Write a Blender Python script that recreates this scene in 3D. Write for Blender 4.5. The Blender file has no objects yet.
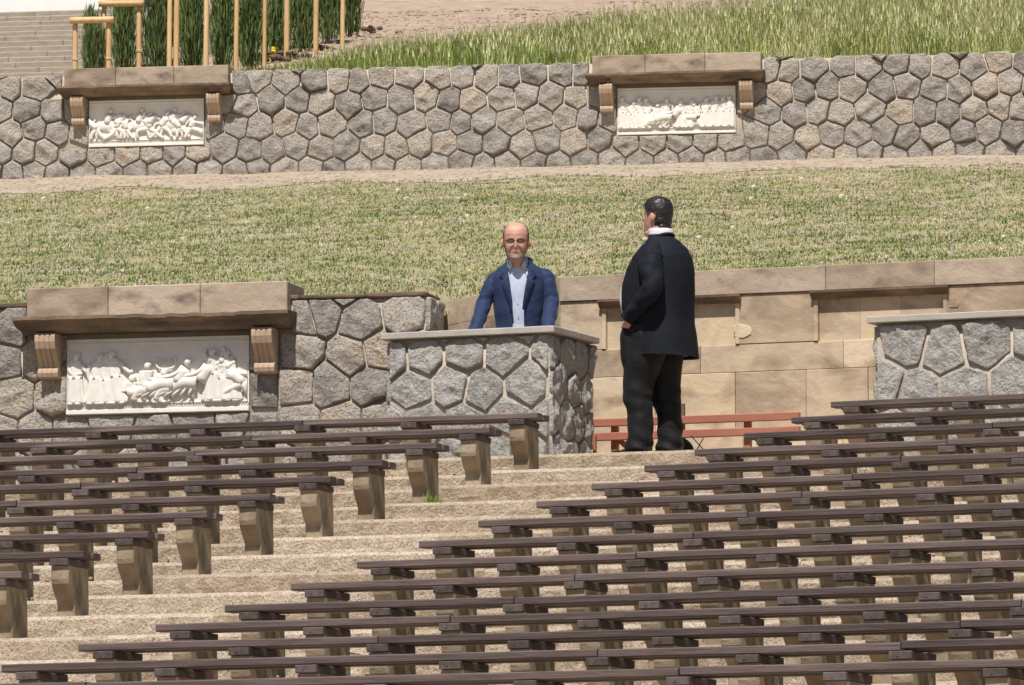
import bpy, math, random
from mathutils import Vector, Matrix, noise
random.seed(7)
S = bpy.context.scene
COL = S.collection
R = math.radians
F = 6350.0; W, H = 1024, 685
PITCH = math.atan((1020 - 342.5) / F)
CZ = 1.6                                     # the camera stands on the stage floor
CAM = Vector((0, 0, CZ))
FWD = Vector((0, math.cos(PITCH), math.sin(PITCH))); UP = Vector((0, -math.sin(PITCH), math.cos(PITCH)))

# ------------------------------------------------------------------ helpers
def ray(px, py):
    return FWD + Vector((1, 0, 0)) * ((px - 512) / F) + UP * ((342.5 - py) / F)
def at(px, py, Y):
    d = ray(px, py); return CAM + d * (Y / d.y)
class Frame:
    """local x runs along a wall, local -y points out of it, local z up"""
    def __init__(s, px, Y, z, yaw):
        p = at(px, 400, Y); s.o = Vector((p.x, p.y, z)); s.yaw = yaw
        s.u = Vector((math.cos(yaw), -math.sin(yaw), 0)); s.v = Vector((math.sin(yaw), math.cos(yaw), 0))
    def loc(s, px, py, d=0.0):
        r = ray(px, py); t = ((s.o + s.v * d) - CAM).dot(s.v) / r.dot(s.v)
        q = CAM + r * t - s.o
        return q.dot(s.u), q.z
    def w(s, x, y, z): return s.o + s.u * x + s.v * y + Vector((0, 0, z))

class MB:
    def __init__(s): s.v = []; s.f = []; s.m = []; s.t = []
    def add(s, vs, fs, m=0, t=0.5):
        n = len(s.v); s.v += [tuple(p) for p in vs]
        for f in fs: s.f.append(tuple(i + n for i in f)); s.m.append(m); s.t.append(t)
    def box(s, x0, x1, y0, y1, z0, z1, m=0, t=0.5, bev=0.0, M=None):
        b = min(bev, (x1-x0)*.4, (y1-y0)*.4, (z1-z0)*.4)
        if b <= 0:
            vs = [(x, y, z) for x in (x0, x1) for y in (y0, y1) for z in (z0, z1)]
            fs = [(0,1,3,2),(4,6,7,5),(0,4,5,1),(2,3,7,6),(0,2,6,4),(1,5,7,3)]
        else:
            vs = []; idx = {}
            for i, x in enumerate((x0, x1)):
                for j, y in enumerate((y0, y1)):
                    for k, z in enumerate((z0, z1)):
                        sx, sy, sz = (1, -1)[i], (1, -1)[j], (1, -1)[k]
                        idx[i,j,k] = len(vs)
                        vs += [(x, y+sy*b, z+sz*b), (x+sx*b, y, z+sz*b), (x+sx*b, y+sy*b, z)]
            g = lambda i,j,k,a: idx[i,j,k]+a
            fs = []
            for i in (0,1): fs.append([g(i,0,0,0),g(i,1,0,0),g(i,1,1,0),g(i,0,1,0)])
            for j in (0,1): fs.append([g(0,j,0,1),g(1,j,0,1),g(1,j,1,1),g(0,j,1,1)])
            for k in (0,1): fs.append([g(0,0,k,2),g(1,0,k,2),g(1,1,k,2),g(0,1,k,2)])
            for i in (0,1):
                for j in (0,1): fs.append([g(i,j,0,0),g(i,j,0,1),g(i,j,1,1),g(i,j,1,0)])
                for k in (0,1): fs.append([g(i,0,k,0),g(i,0,k,2),g(i,1,k,2),g(i,1,k,0)])
            for j in (0,1):
                for k in (0,1): fs.append([g(0,j,k,1),g(0,j,k,2),g(1,j,k,2),g(1,j,k,1)])
            for q in idx.values(): fs.append([q, q+1, q+2])
            c = Vector(((x0+x1)/2,(y0+y1)/2,(z0+z1)/2)); out = []
            for f in fs:
                a, b2, c2 = (Vector(vs[f[0]]), Vector(vs[f[1]]), Vector(vs[f[2]]))
                nn = (b2-a).cross(c2-a)
                out.append(tuple(f) if nn.dot((a+b2+c2)/3-c) > 0 else tuple(reversed(f)))
            fs = out
        if M is not None: vs = [M @ Vector(p) for p in vs]
        s.add(vs, fs, m, t)
    def prism(s, prof, x0, x1, m=0, t=0.5):
        """profile in (y,z), extruded along x"""
        n = len(prof)
        vs = [(x0, y, z) for y, z in prof] + [(x1, y, z) for y, z in prof]
        fs = [(i, (i+1) % n, (i+1) % n + n, i + n) for i in range(n)] + [tuple(range(n))[::-1], tuple(range(n, 2*n))]
        s.add(vs, fs, m, t)
    def loft(s, rings, m=0, cap=True, closed=True, t=0.5):
        n = len(rings[0]); vs = [p for r in rings for p in r]; fs = []
        for i in range(len(rings)-1):
            for j in range(n if closed else n-1):
                a = i*n+j; b = i*n+(j+1) % n
                fs.append((a, b, b+n, a+n))
        if cap and closed:
            fs.append(tuple(range(n))[::-1]); fs.append(tuple(range((len(rings)-1)*n, len(rings)*n)))
        s.add(vs, fs, m, t)
    def tube(s, pts, rad, n=12, m=0, sub=4, wr=0.0, seed=0, flat=1.0, t=0.5, fold=None):
        P = [Vector(p) for p in pts]; q = []
        for i in range(len(P)-1):
            p0, p1, p2, p3 = P[max(i-1,0)], P[i], P[i+1], P[min(i+2,len(P)-1)]
            for k in range(sub):
                u = k/sub
                q.append((.5*((2*p1)+(p2-p0)*u+(2*p0-5*p1+4*p2-p3)*u*u+(3*p1-p0-3*p2+p3)*u**3), rad[i]+(rad[i+1]-rad[i])*(u*u*(3-2*u))))
        q.append((P[-1], rad[-1]))
        rings = []; ref = Vector((0,-1,.05))
        for i, (c, r) in enumerate(q):
            d = (q[min(i+1,len(q)-1)][0]-q[max(i-1,0)][0]).normalized()
            a = (ref - d*ref.dot(d))
            if a.length < .1: a = Vector((1,0,0)) - d*d.x
            a.normalize(); b = d.cross(a); ref = a
            ring = []
            for j in range(n):
                th = 2*math.pi*j/n
                rr = r
                if wr: rr += wr*noise.noise(Vector((math.cos(th)*1.2+seed, math.sin(th)*1.2, i*14.0/len(q)*(.9))))
                if fold: rr += fold(th, i/(len(q)-1))
                ring.append(c + a*rr*math.cos(th)*flat + b*rr*math.sin(th))
            rings.append(ring)
        s.loft(rings, m, True, True, t)
    def blob(s, c, r, rot=None, n=10, k=7, m=0, t=0.5):
        vs = []; fs = []; c = Vector(c)
        Mx = rot.to_3x3() if rot is not None else Matrix.Identity(3)
        for i in range(k+1):
            ph = math.pi*i/k
            for j in range(n):
                th = 2*math.pi*j/n
                vs.append(c + Mx @ Vector((r[0]*math.sin(ph)*math.cos(th), r[1]*math.sin(ph)*math.sin(th), r[2]*math.cos(ph))))
        for i in range(k):
            for j in range(n): fs.append((i*n+j, i*n+(j+1)%n, (i+1)*n+(j+1)%n, (i+1)*n+j))
        s.add(vs, fs[::-1], m, t)
    def mesh(s, name, smooth=False):
        me = bpy.data.meshes.new(name); me.from_pydata(s.v, [], s.f)
        me.polygons.foreach_set('material_index', s.m)
        if smooth: me.polygons.foreach_set('use_smooth', [True]*len(s.f))
        a = me.attributes.new('tint', 'FLOAT', 'FACE'); a.data.foreach_set('value', s.t)
        me.update(); return me
    def build(s, name, mats, parent=None, smooth=False, fixn=False):
        me = s.mesh(name, smooth)
        if fixn:
            import bmesh
            bm = bmesh.new(); bm.from_mesh(me); bmesh.ops.recalc_face_normals(bm, faces=bm.faces); bm.to_mesh(me); bm.free()
        for m in (mats if isinstance(mats, (list, tuple)) else [mats]): me.materials.append(m)
        o = bpy.data.objects.new(name, me); COL.objects.link(o)
        if parent: o.parent = parent
        return o

def tag(o, label=None, cat=None, group=None, kind=None):
    if label: o['label'] = label
    if cat: o['category'] = cat
    if group: o['group'] = group
    if kind: o['kind'] = kind
    return o
def empty(name, loc, rz=0.0):
    o = bpy.data.objects.new(name, None); COL.objects.link(o)
    o.empty_display_size = .2; o.location = loc; o.rotation_euler = (0, 0, rz); return o
def copy_tree(o, parent=None):
    c = o.copy(); COL.objects.link(c)
    for k in ('label',):
        if parent is None and k in c: del c[k]
    if parent: c.parent = parent
    for ch in list(o.children): copy_tree(ch, c)
    return c

# ------------------------------------------------------------------ materials
def lin(c): return tuple(((x/255)/12.92 if x/255 <= .04045 else ((x/255+.055)/1.055)**2.4) for x in c)
def mat(name, stops, scale=(4,4,4), detail=8, rough=.85, bump=.3, bscale=None, bdist=.02, tint=0.0, tcol=None, rnd=0.0, spots=None, spec=.3, coord='Object', sheen=0, distort=0.0, nrough=.6):
    """stops: list of (pos, linear colour) along a noise; tint: how strongly the per-face attribute shifts it"""
    m = bpy.data.materials.new(name); m.use_nodes = True
    nt = m.node_tree; N = nt.nodes; L = nt.links
    bs = N['Principled BSDF']; bs.inputs['Roughness'].default_value = rough
    bs.inputs['Specular IOR Level'].default_value = spec
    tc = N.new('ShaderNodeTexCoord'); mp = N.new('ShaderNodeMapping'); mp.inputs['Scale'].default_value = scale
    L.new(tc.outputs[coord], mp.inputs[0])
    if rnd:
        oi = N.new('ShaderNodeObjectInfo'); mm = N.new('ShaderNodeVectorMath'); mm.operation = 'SCALE'
        cx = N.new('ShaderNodeCombineXYZ'); L.new(oi.outputs['Random'], cx.inputs[0]); L.new(oi.outputs['Random'], cx.inputs[2])
        L.new(cx.outputs[0], mm.inputs[0]); mm.inputs['Scale'].default_value = 37
        L.new(mm.outputs[0], mp.inputs['Location'])
    n1 = N.new('ShaderNodeTexNoise'); n1.inputs['Scale'].default_value = 1; n1.inputs['Detail'].default_value = detail
    n1.inputs['Roughness'].default_value = nrough; n1.inputs['Distortion'].default_value = distort
    L.new(mp.outputs[0], n1.inputs['Vector'])
    fac = n1.outputs['Fac']
    if tint:
        a = N.new('ShaderNodeAttribute'); a.attribute_name = 'tint'
        s1 = N.new('ShaderNodeMath'); s1.operation = 'MULTIPLY_ADD'; s1.inputs[1].default_value = tint; s1.inputs[2].default_value = -tint/2
        L.new(a.outputs['Fac'], s1.inputs[0])
        s2 = N.new('ShaderNodeMath'); s2.operation = 'ADD'; L.new(fac, s2.inputs[0]); L.new(s1.outputs[0], s2.inputs[1]); fac = s2.outputs[0]
    if rnd:
        s3 = N.new('ShaderNodeMath'); s3.operation = 'MULTIPLY_ADD'; s3.inputs[1].default_value = rnd; s3.inputs[2].default_value = -rnd/2
        L.new(oi.outputs['Random'], s3.inputs[0])
        s4 = N.new('ShaderNodeMath'); s4.operation = 'ADD'; L.new(fac, s4.inputs[0]); L.new(s3.outputs[0], s4.inputs[1]); fac = s4.outputs[0]
    cr = N.new('ShaderNodeValToRGB'); e = cr.color_ramp.elements
    while len(e) < len(stops): e.new(.5)
    for i, (p, c) in enumerate(stops): e[i].position = p; e[i].color = (*c, 1)
    L.new(fac, cr.inputs[0]); col = cr.outputs[0]
    if spots:
        sc, lo, hi, c = spots
        mp2 = N.new('ShaderNodeMapping'); mp2.inputs['Scale'].default_value = sc if isinstance(sc, tuple) else (sc,)*3
        L.new(tc.outputs[coord], mp2.inputs[0])
        n2 = N.new('ShaderNodeTexNoise'); n2.inputs['Scale'].default_value = 1; n2.inputs['Detail'].default_value = 6
        L.new(mp2.outputs[0], n2.inputs['Vector'])
        mr = N.new('ShaderNodeMapRange'); mr.inputs[1].default_value = lo; mr.inputs[2].default_value = hi
        L.new(n2.outputs['Fac'], mr.inputs[0])
        mx = N.new('ShaderNodeMix'); mx.data_type = 'RGBA'
        L.new(mr.outputs[0], mx.inputs[0]); L.new(col, mx.inputs[6]); mx.inputs[7].default_value = (*c, 1); col = mx.outputs[2]
    L.new(col, bs.inputs['Base Color'])
    if bump:
        n3 = N.new('ShaderNodeTexNoise'); n3.inputs['Detail'].default_value = 10; n3.inputs['Roughness'].default_value = .65
        n3.inputs['Scale'].default_value = 1
        mp3 = N.new('ShaderNodeMapping'); b3 = bscale or tuple(5*x for x in scale)
        mp3.inputs['Scale'].default_value = b3 if isinstance(b3, tuple) else (b3,)*3
        L.new(tc.outputs[coord], mp3.inputs[0]); L.new(mp3.outputs[0], n3.inputs['Vector'])
        bp = N.new('ShaderNodeBump'); bp.inputs['Strength'].default_value = bump; bp.inputs['Distance'].default_value = bdist
        L.new(n3.outputs['Fac'], bp.inputs['Height']); L.new(bp.outputs[0], bs.inputs['Normal'])
    if sheen: bs.inputs['Sheen Weight'].default_value = sheen
    return m
M = {}
M['rubble'] = mat('rubble stone', [(.16,(.23,.205,.185)),(.38,(.36,.325,.29)),(.58,(.45,.41,.365)),(.76,(.51,.43,.345)),(.94,(.52,.39,.27))], (11,11,11), bump=1.0, bscale=34, bdist=.04, tint=.46, spots=(60,.53,.68,(.20,.17,.14)))
M['granite'] = mat('grey granite', [(.22,(.26,.245,.225)),(.5,(.44,.42,.39)),(.75,(.54,.51,.47))], (22,22,22), bump=1.0, bscale=40, bdist=.035, tint=.22, spots=(60,.55,.75,(.19,.175,.16)))
M['mortar'] = mat('mortar', [(.3,(.38,.32,.255)),(.7,(.52,.45,.37))], (8,8,8), bump=.5, bscale=40)
M['sandstone'] = mat('sandstone', [(.18,(.24,.175,.12)),(.40,(.40,.305,.215)),(.56,(.51,.405,.29)),(.70,(.58,.455,.30)),(.86,(.64,.54,.41))], (2.2,2.2,3.6), bump=.3, bscale=25, tint=.62, spots=((2.6,2.6,4.5),.54,.70,(.29,.21,.145)), distort=1.2)
M['sandcap'] = mat('weathered sandstone', [(.22,(.22,.165,.122)),(.45,(.36,.28,.208)),(.7,(.46,.37,.285))], (3,3,6), bump=.4, bscale=22, tint=.4, distort=.5, spots=((4,4,7),.56,.76,(.15,.115,.09)))
M['cornice'] = mat('stained cornice stone', [(.25,(.085,.06,.042)),(.5,(.165,.118,.08)),(.75,(.31,.22,.145))], (3,3,9), bump=.5, bscale=25, tint=.5)
M['bracket'] = mat('warm bracket stone', [(.3,(.40,.29,.20)),(.7,(.52,.39,.28))], (5,5,5), bump=.2, bscale=30)
M['plaster'] = mat('white relief stone', [(.3,(.70,.66,.60)),(.7,(.80,.77,.71))], (6,6,6), bump=.12, bscale=40, rough=.7)
M['slab'] = mat('grey slab', [(.3,(.34,.31,.27)),(.7,(.46,.42,.37))], (5,5,5), bump=.25, bscale=30)
M['step'] = mat('hewn step stone', [(.2,(.36,.275,.19)),(.42,(.49,.395,.295)),(.60,(.58,.48,.37)),(.8,(.68,.58,.465))], (14,14,14), bump=1.0, bscale=(45,45,45), bdist=.03, tint=.42, spots=(75,.52,.66,(.33,.235,.15)), coord='Object')
M['gravel'] = mat('gravel and soil', [(.25,(.30,.22,.15)),(.5,(.50,.40,.30)),(.75,(.66,.55,.43))], (14,14,14), bump=.9, bscale=30, bdist=.04)
M['support'] = mat('cast stone', [(.25,(.22,.165,.11)),(.5,(.335,.265,.18)),(.75,(.43,.35,.25))], (6,6,4), bump=.4, bscale=30, rnd=.3, spots=((6,6,3),.54,.72,(.17,.14,.085)))
M['plank'] = mat('weathered dark wood', [(.2,(.045,.030,.027)),(.48,(.092,.064,.059)),(.68,(.14,.10,.092)),(.9,(.21,.15,.125))], (1.6,26,26), bump=.7, bscale=(5,60,60), bdist=.008, rnd=.34, rough=.65, spec=.4, spots=((.9,11,11),.56,.74,(.235,.185,.17)))
M['cap'] = mat('dark cap wood', [(.25,(.052,.038,.035)),(.5,(.092,.070,.064)),(.75,(.14,.112,.104))], (20,3,20), bump=.4, bscale=(60,8,60), bdist=.008, rnd=.3, rough=.65)
M['redwood'] = mat('red stained wood', [(.3,(.31,.115,.075)),(.7,(.40,.16,.108))], (2,10,10), bump=.15, rough=.6)
M['soil'] = mat('pinkish soil', [(.25,(.30,.215,.155)),(.5,(.42,.315,.235)),(.75,(.52,.405,.31))], (3,3,3), bump=.8, bscale=14, bdist=.06, spots=(9,.58,.72,(.27,.19,.13)))
M['lawn'] = mat('sparse lawn soil', [(.3,(.32,.26,.165)),(.5,(.41,.34,.225)),(.7,(.49,.42,.29))], (4,4,4), bump=.8, bscale=18, bdist=.05, spots=(1.3,.42,.62,(.31,.29,.13)))
M['path'] = mat('trodden soil', [(.3,(.34,.27,.195)),(.5,(.43,.35,.26)),(.7,(.51,.43,.33))], (4,4,4), bump=.8, bscale=18, bdist=.05)
M['grass'] = mat('lawn grass', [(.1,(.11,.165,.035)),(.35,(.205,.26,.065)),(.52,(.33,.345,.115)),(.62,(.42,.37,.20)),(.9,(.48,.41,.25))], (.7,.7,.7), bump=0, tint=1.6, rough=.6)
M['meadow'] = mat('meadow grass', [(.15,(.11,.17,.03)),(.4,(.25,.31,.07)),(.6,(.38,.42,.14)),(.85,(.55,.53,.30))], (.5,.5,.5), bump=0, tint=.9, rough=.55)
M['leaf'] = mat('dark needles', [(.25,(.030,.055,.014)),(.5,(.075,.125,.032)),(.8,(.19,.23,.075))], (3,3,3), bump=0, tint=.8, rough=.55)
M['stem'] = mat('stem bark', [(.3,(.09,.06,.04)),(.7,(.16,.11,.07))], (9,9,4), bump=.4)
M['stake'] = mat('peeled softwood', [(.3,(.52,.33,.15)),(.7,(.66,.46,.24))], (12,12,3), bump=.15, rnd=.3, rough=.6)
M['tie'] = mat('pale tie', [(.3,(.55,.45,.3)),(.7,(.62,.52,.38))], bump=0)
M['yellow'] = mat('yellow plastic', [(.3,(.75,.52,.02)),(.7,(.8,.58,.03))], bump=0, rough=.4)
M['stairs'] = mat('pale stair stone', [(.25,(.25,.205,.165)),(.5,(.315,.265,.215)),(.75,(.37,.315,.26))], (9,9,30), bump=.5, bscale=16, tint=.3)
M['white'] = mat('white render', [(.3,(.72,.71,.69)),(.7,(.8,.79,.77))], bump=.05)
M['glass'] = mat('window glass', [(.3,(.03,.04,.04)),(.7,(.05,.06,.055))], bump=0, rough=.06, spec=.8)
M['metal'] = mat('grey metal', [(.3,(.30,.32,.34)),(.7,(.36,.38,.40))], bump=0, rough=.4)
M['pebble'] = mat('pale pebbles', [(.3,(.50,.44,.36)),(.7,(.68,.62,.53))], (20,20,20), bump=.2, tint=.5)
M['blue'] = mat('navy blue cloth', [(.3,(.011,.023,.067)),(.7,(.017,.034,.094))], (30,30,30), bump=.25, bscale=8, bdist=.05, rough=.75, sheen=.06)
M['shirtblue'] = mat('pale blue shirt', [(.3,(.42,.47,.60)),(.7,(.55,.60,.74))], (20,20,20), bump=.4, bscale=(14,14,5), bdist=.02, rough=.8)
M['shirtwhite'] = mat('white shirt', [(.3,(.74,.71,.73)),(.7,(.8,.78,.8))], (20,20,20), bump=.15, rough=.8)
M['black'] = mat('black suit cloth', [(.3,(.006,.0075,.012)),(.7,(.010,.0125,.020))], (30,30,30), bump=.12, bscale=7, bdist=.05, rough=.8, sheen=.0, spec=.2)
M['trouser'] = mat('black trouser cloth', [(.3,(.005,.005,.0055)),(.7,(.009,.009,.010))], (30,30,30), bump=.3, bscale=(9,9,16), bdist=.04, rough=.7, sheen=.03, spec=.25)
M['skin'] = mat('ruddy skin', [(.25,(.43,.20,.145)),(.55,(.54,.29,.215)),(.8,(.60,.36,.275))], (22,22,22), bump=.1, bscale=60, rough=.5, spec=.4)
M['lip'] = mat('lips', [(.3,(.30,.10,.085)),(.7,(.34,.12,.10))], bump=0)
M['eye'] = mat('eye', [(.3,(.05,.04,.035)),(.7,(.07,.05,.04))], bump=0, rough=.2)
M['hairdark'] = mat('slick dark hair', [(.3,(.010,.008,.007)),(.6,(.02,.016,.013)),(.8,(.06,.05,.045))], (40,6,40), bump=.7, bscale=(70,8,70), bdist=.004, rough=.44, spec=.5)
M['hairgrey'] = mat('short grey hair', [(.3,(.10,.075,.06)),(.7,(.22,.17,.14))], (60,60,60), bump=.5, bscale=120)
M['beard'] = mat('grey beard', [(.25,(.22,.15,.115)),(.7,(.46,.37,.31))], (60,60,60), bump=.5, bscale=120)
M['frame'] = mat('dark spectacle frame', [(.3,(.03,.015,.015)),(.7,(.05,.02,.02))], bump=0, rough=.35)
M['lens'] = mat('dark spectacle lens', [(.3,(.10,.045,.04)),(.7,(.13,.06,.05))], bump=0, rough=.15, spec=.6)
M['leather'] = mat('black leather', [(.3,(.015,.015,.017)),(.7,(.022,.022,.024))], bump=.1, rough=.35, spec=.5)
M['rubber'] = mat('dark rubber', [(.3,(.03,.025,.018)),(.7,(.05,.042,.03))], bump=.2)
M['button'] = mat('pale button', [(.3,(.6,.58,.52)),(.7,(.7,.66,.6))], bump=0, rough=.3)

# ------------------------------------------------------------------ the seating plan
A_ROW = math.atan(.37)                       # rows and aisle steps
A_LEFT = math.atan(.335); A_RIGHT = math.atan(.455)
LAND = 4.165 + CZ                            # level of the top landing
def zt(k):                                   # seat height of row k above world zero
    return CZ + 4.395 - .185*min(k, 11) - .157*max(0, k-11)
def tread(k): return zt(k) - .415
def XL(k): return .182 - .356*k
def XR(k): return 2.317 - .361*k
def ZL(k): return 46 - .805*k
def ZR(k): return ZL(k) - .38*(XR(k)-XL(k))
rowL = [537.6,490,436,381,331,268,203,146,81,23]
def left_start(k):
    x = XL(k)
    if k < len(rowL): x = .4*x + .6*(rowL[k]-512)*ZL(k)/F
    return Vector((x, ZL(k) + .37*(XL(k)-x), 0))
rowR = {0:830,1:793,2:745,3:695,4:645,5:592,6:537,7:478,8:419,9:357,10:290,11:225,12:157,13:78,14:2}
def right_start(k):
    x = XR(k)
    if k in rowR: x = .3*x + .7*(rowR[k]-512)*ZR(k)/F
    return Vector((x, ZR(k) + .42*(XR(k)-x), 0))

# ------------------------------------------------------------------ ground: stage floor, terraces, landing
def rough(p, amp, sc=9.0): 
    return amp*noise.noise(Vector(p)*sc)
KMAX = 18
def edge_pt(k, s):
    """front edge of tread k; s = metres along the row, 0 at the left bench ends"""
    a = Vector((XL(k), ZL(k))); off = .05
    uu = (math.cos(A_ROW), -math.sin(A_ROW))
    wa = (XR(k)-XL(k))/uu[0]
    if s < 0: u2 = (math.cos(A_LEFT), -math.sin(A_LEFT)); p = (a.x+u2[0]*s, a.y+u2[1]*s)
    elif s <= wa: p = (a.x+uu[0]*s, a.y+uu[1]*s)
    else:
        u2 = (math.cos(A_RIGHT), -math.sin(A_RIGHT)); p = (a.x+uu[0]*wa+u2[0]*(s-wa), a.y+uu[1]*wa+u2[1]*(s-wa))
    return Vector((p[0]-off*.4, p[1]-off, 0))
def step_mesh(mb, k, s0, s1, mi, dz=0.0, amp=.010, setback=0.0, joints=True, seed=0):
    """one terrace: hewn riser blocks with an uneven arris, and the tread behind it"""
    rnd = random.Random(1000*seed+k)
    z1 = tread(k)+dz; z0 = tread(k+1)-.02
    s = s0
    back = .80
    while s < s1-1e-6:
        ln = rnd.uniform(.9, 1.7) if joints else s1-s0
        e = min(s1, s+ln)
        if s1-e < .35: e = s1
        tint = rnd.uniform(.1, .9); n = max(3, int((e-s)/.045)); vs = []; fs = []
        push = rnd.uniform(-.008, .008); hz = rnd.uniform(-.008, .006)
        prof = [(0.0,z0),(.0,z0+(z1-z0)*.3),(.0,z0+(z1-z0)*.6),(-.002,z1-.022),(.002,z1-.016),(.019,z1+.001),(.10,z1+.007),(back*.55,z1),(back+.12,z1)]
        m = len(prof)
        for i in range(n+1):
            t = s + (e-s)*i/n
            if i == 0: t += .0006
            if i == n: t -= .0006
            p = edge_pt(k, t)
            for j, (d, z) in enumerate(prof):
                q = Vector((p.x + .37*d*.93, p.y + d*.93 + setback, z))
                if j < 6:
                    en = (.4 if i in (0, n) else 1)*(.45 if j >= 3 else 1)
                    q.y += rough((q.x*1.3, seed*7+k*3.1, q.z*2), amp*1.6, 7)*en + rough((q.x, k, q.z), amp, 21)*en + push
                    if j >= 3: q.z += rough((q.x, 5+k*2.3, 0), amp*.45, 9)*en + hz
                else: q.z += rough((q.x, q.y, k), .006, 6) + hz
                vs.append(q)
        for i in range(n):
            for j in range(m-1):
                a = i*m+j; fs.append((a, a+m, a+m+1, a+1))
        # block ends
        for i in (0, n): fs.append(tuple(i*m+j for j in range(m)) if i == 0 else tuple(i*m+j for j in range(m))[::-1])
        mb.add(vs, fs, mi, tint)
        s = e

stair = empty('stone_staircase', (XL(8)+1, ZL(8), tread(8)))
tag(stair, 'rough hewn pale sandstone steps climbing between the two bench blocks', 'steps')
off = stair.location
def local_build(mb, name, mats, parent, **k):
    o = mb.build(name, mats, None, **k)
    o.data.transform(Matrix.Translation(-off)); o.parent = parent; return o
for k in range(-1, KMAX+1):
    mb = MB(); wa = (XR(k)-XL(k))/math.cos(A_ROW)
    step_mesh(mb, k, -.42 if k >= 0 else .0, wa+.35, 0, seed=1)
    local_build(mb, 'step', M['step'], stair)
# terraces under the benches
mb = MB()
for k in range(0, KMAX+1):
    wa = (XR(k)-XL(k))/math.cos(A_ROW)
    step_mesh(mb, k, -7.5, -.44, 0, dz=-.02, setback=.03, seed=2)
    step_mesh(mb, k, wa+.37, wa+9, 0, dz=-.012, amp=.014, setback=.02, seed=3)
step_mesh(mb, -1, wa*0-7.5, 0, 0, dz=-.004, seed=4)
step_mesh(mb, -1, 2.65, 9, 0, dz=-.004, seed=5)
o = mb.build('terrain', M['step']); tag(o, kind='structure')
# loose gravel lying on the terraces
mb = MB(); rg = random.Random(5)
for k in range(0, 17):
    wa = (XR(k)-XL(k))/math.cos(A_ROW)
    for i in range(420):
        s = rg.uniform(-5, wa+7); p = edge_pt(k, s); d = rg.uniform(.07, .78) if 0 < rg.random() else 0
        if -.3 < s < wa+.2 and rg.random() < .8: continue
        r = rg.uniform(.005, .013)*(1+rg.random()**5)
        mb.blob((p.x+.34*d, p.y+.93*d, tread(k)+r*.3), (r, r, r*.75), n=5, k=3, t=rg.random())
o = mb.build('gravel', M['gravel']); tag(o, kind='stuff')
# core under the terraces + slope down to the stage floor
mb = MB()
e0 = [edge_pt(KMAX, -7.5), edge_pt(KMAX, 12)]
def sheet(mb, a, b, c, d, na, nb, amp, mi=0, sc=.6):
    vs = []; fs = []
    for i in range(na+1):
        for j in range(nb+1):
            u, v = i/na, j/nb
            p = Vector(a)*(1-u)*(1-v)+Vector(b)*u*(1-v)+Vector(c)*u*v+Vector(d)*(1-u)*v
            p.z += amp*noise.noise(p*sc); vs.append(p)
    for i in range(na):
        for j in range(nb):
            q = i*(nb+1)+j; fs.append((q, q+nb+1, q+nb+2, q+1))
    mb.add(vs, fs, mi)
zb = tread(KMAX+1)
pa, pb = edge_pt(KMAX, -7.5), edge_pt(KMAX, 14)
sheet(mb, (pa.x-6, 16, .02), (pb.x+4, 12, .02), (pb.x, pb.y+.05, zb), (pa.x, pa.y+.05, zb), 20, 10, .03)
o = mb.build('slope', M['soil']); tag(o, kind='structure')
mb = MB(); sheet(mb, (-400,-300,0), (400,-300,0), (400,700,0), (-400,700,0), 4, 4, 0)
o = mb.build('ground', M['soil']); tag(o, kind='structure')
# landing
mb = MB()
pa, pb = edge_pt(-1, -7.5), edge_pt(-1, 9)
sheet(mb, (pa.x, pa.y+.6, LAND-.006), (pb.x, pb.y+.6, LAND-.006), (pb.x+1, pb.y+6, LAND), (pa.x, pa.y+6, LAND), 60, 20, .008, sc=2)
o = mb.build('landing', M['gravel']); tag(o, kind='structure')

# ------------------------------------------------------------------ benches
SP = .83; DEP = .34
def support_mesh():
    mb = MB()
    prof = [(.002,.327),(.002,.245),(.010,.215),(.034,.18),(.066,.145),(.095,.115),(.107,.085),(.107,-.03),(.35,-.03),(.345,.12),(.33,.327)]
    w = .06
    n = len(prof); vs = []; fs = []
    xs = [-w, -w+.008, w-.008, w]
    for i, x in enumerate(xs):
        sh = .006 if i in (0, 3) else 0
        for (y, z) in prof:
            vs.append((x + rough((x,y,z),.004,8), y + (sh if y < .2 else -sh) + rough((x+3,y,z),.006,7), z))
    for i in range(3):
        for j in range(n):
            a = i*n+j; b = i*n+(j+1) % n; fs.append((a, a+n, b+n, b))
    fs.append(tuple(range(n))); fs.append(tuple(range(3*n, 4*n))[::-1])
    mb.add(vs, fs)
    me = mb.mesh('support'); me.materials.append(M['support']); return me
def cap_mesh():
    mb = MB(); mb.box(-.062, .062, -.018, DEP, .329, .3715, bev=.004)
    mb.box(-.02, -.008, -.021, -.0185, .345, .353)
    me = mb.mesh('cap_block'); me.materials.append(M['cap']); return me
SUP, CAP = support_mesh(), cap_mesh()
def plank_mesh(x0, x1, y0, y1, seed):
    mb = MB(); n = max(6, int((x1-x0)/.2)); vs = []; fs = []
    b = .006; z0, z1 = .3735, .416
    prof = [(y0,z0+b),(y0,z1-b),(y0+b,z1),(y1-b,z1),(y1,z1-b),(y1,z0+b),(y1-b,z0),(y0+b,z0)]
    m = len(prof)
    for i in range(n+1):
        x = x0+(x1-x0)*i/n
        for (y, z) in prof:
            vs.append((x, y+.004*noise.noise(Vector((x*1.5, seed, y*3))), z+.004*noise.noise(Vector((x*1.1, seed+9, 0)))))
    for i in range(n):
        for j in range(m):
            a = i*m+j; c = i*m+(j+1) % m; fs.append((a, c, c+m, a+m))
    fs.append(tuple(range(m))[::-1]); fs.append(tuple(range(n*m, n*m+m)))
    mb.add(vs, fs); me = mb.mesh('seat_plank'); me.materials.append(M['plank']); return me
PROTO = {}
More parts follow.
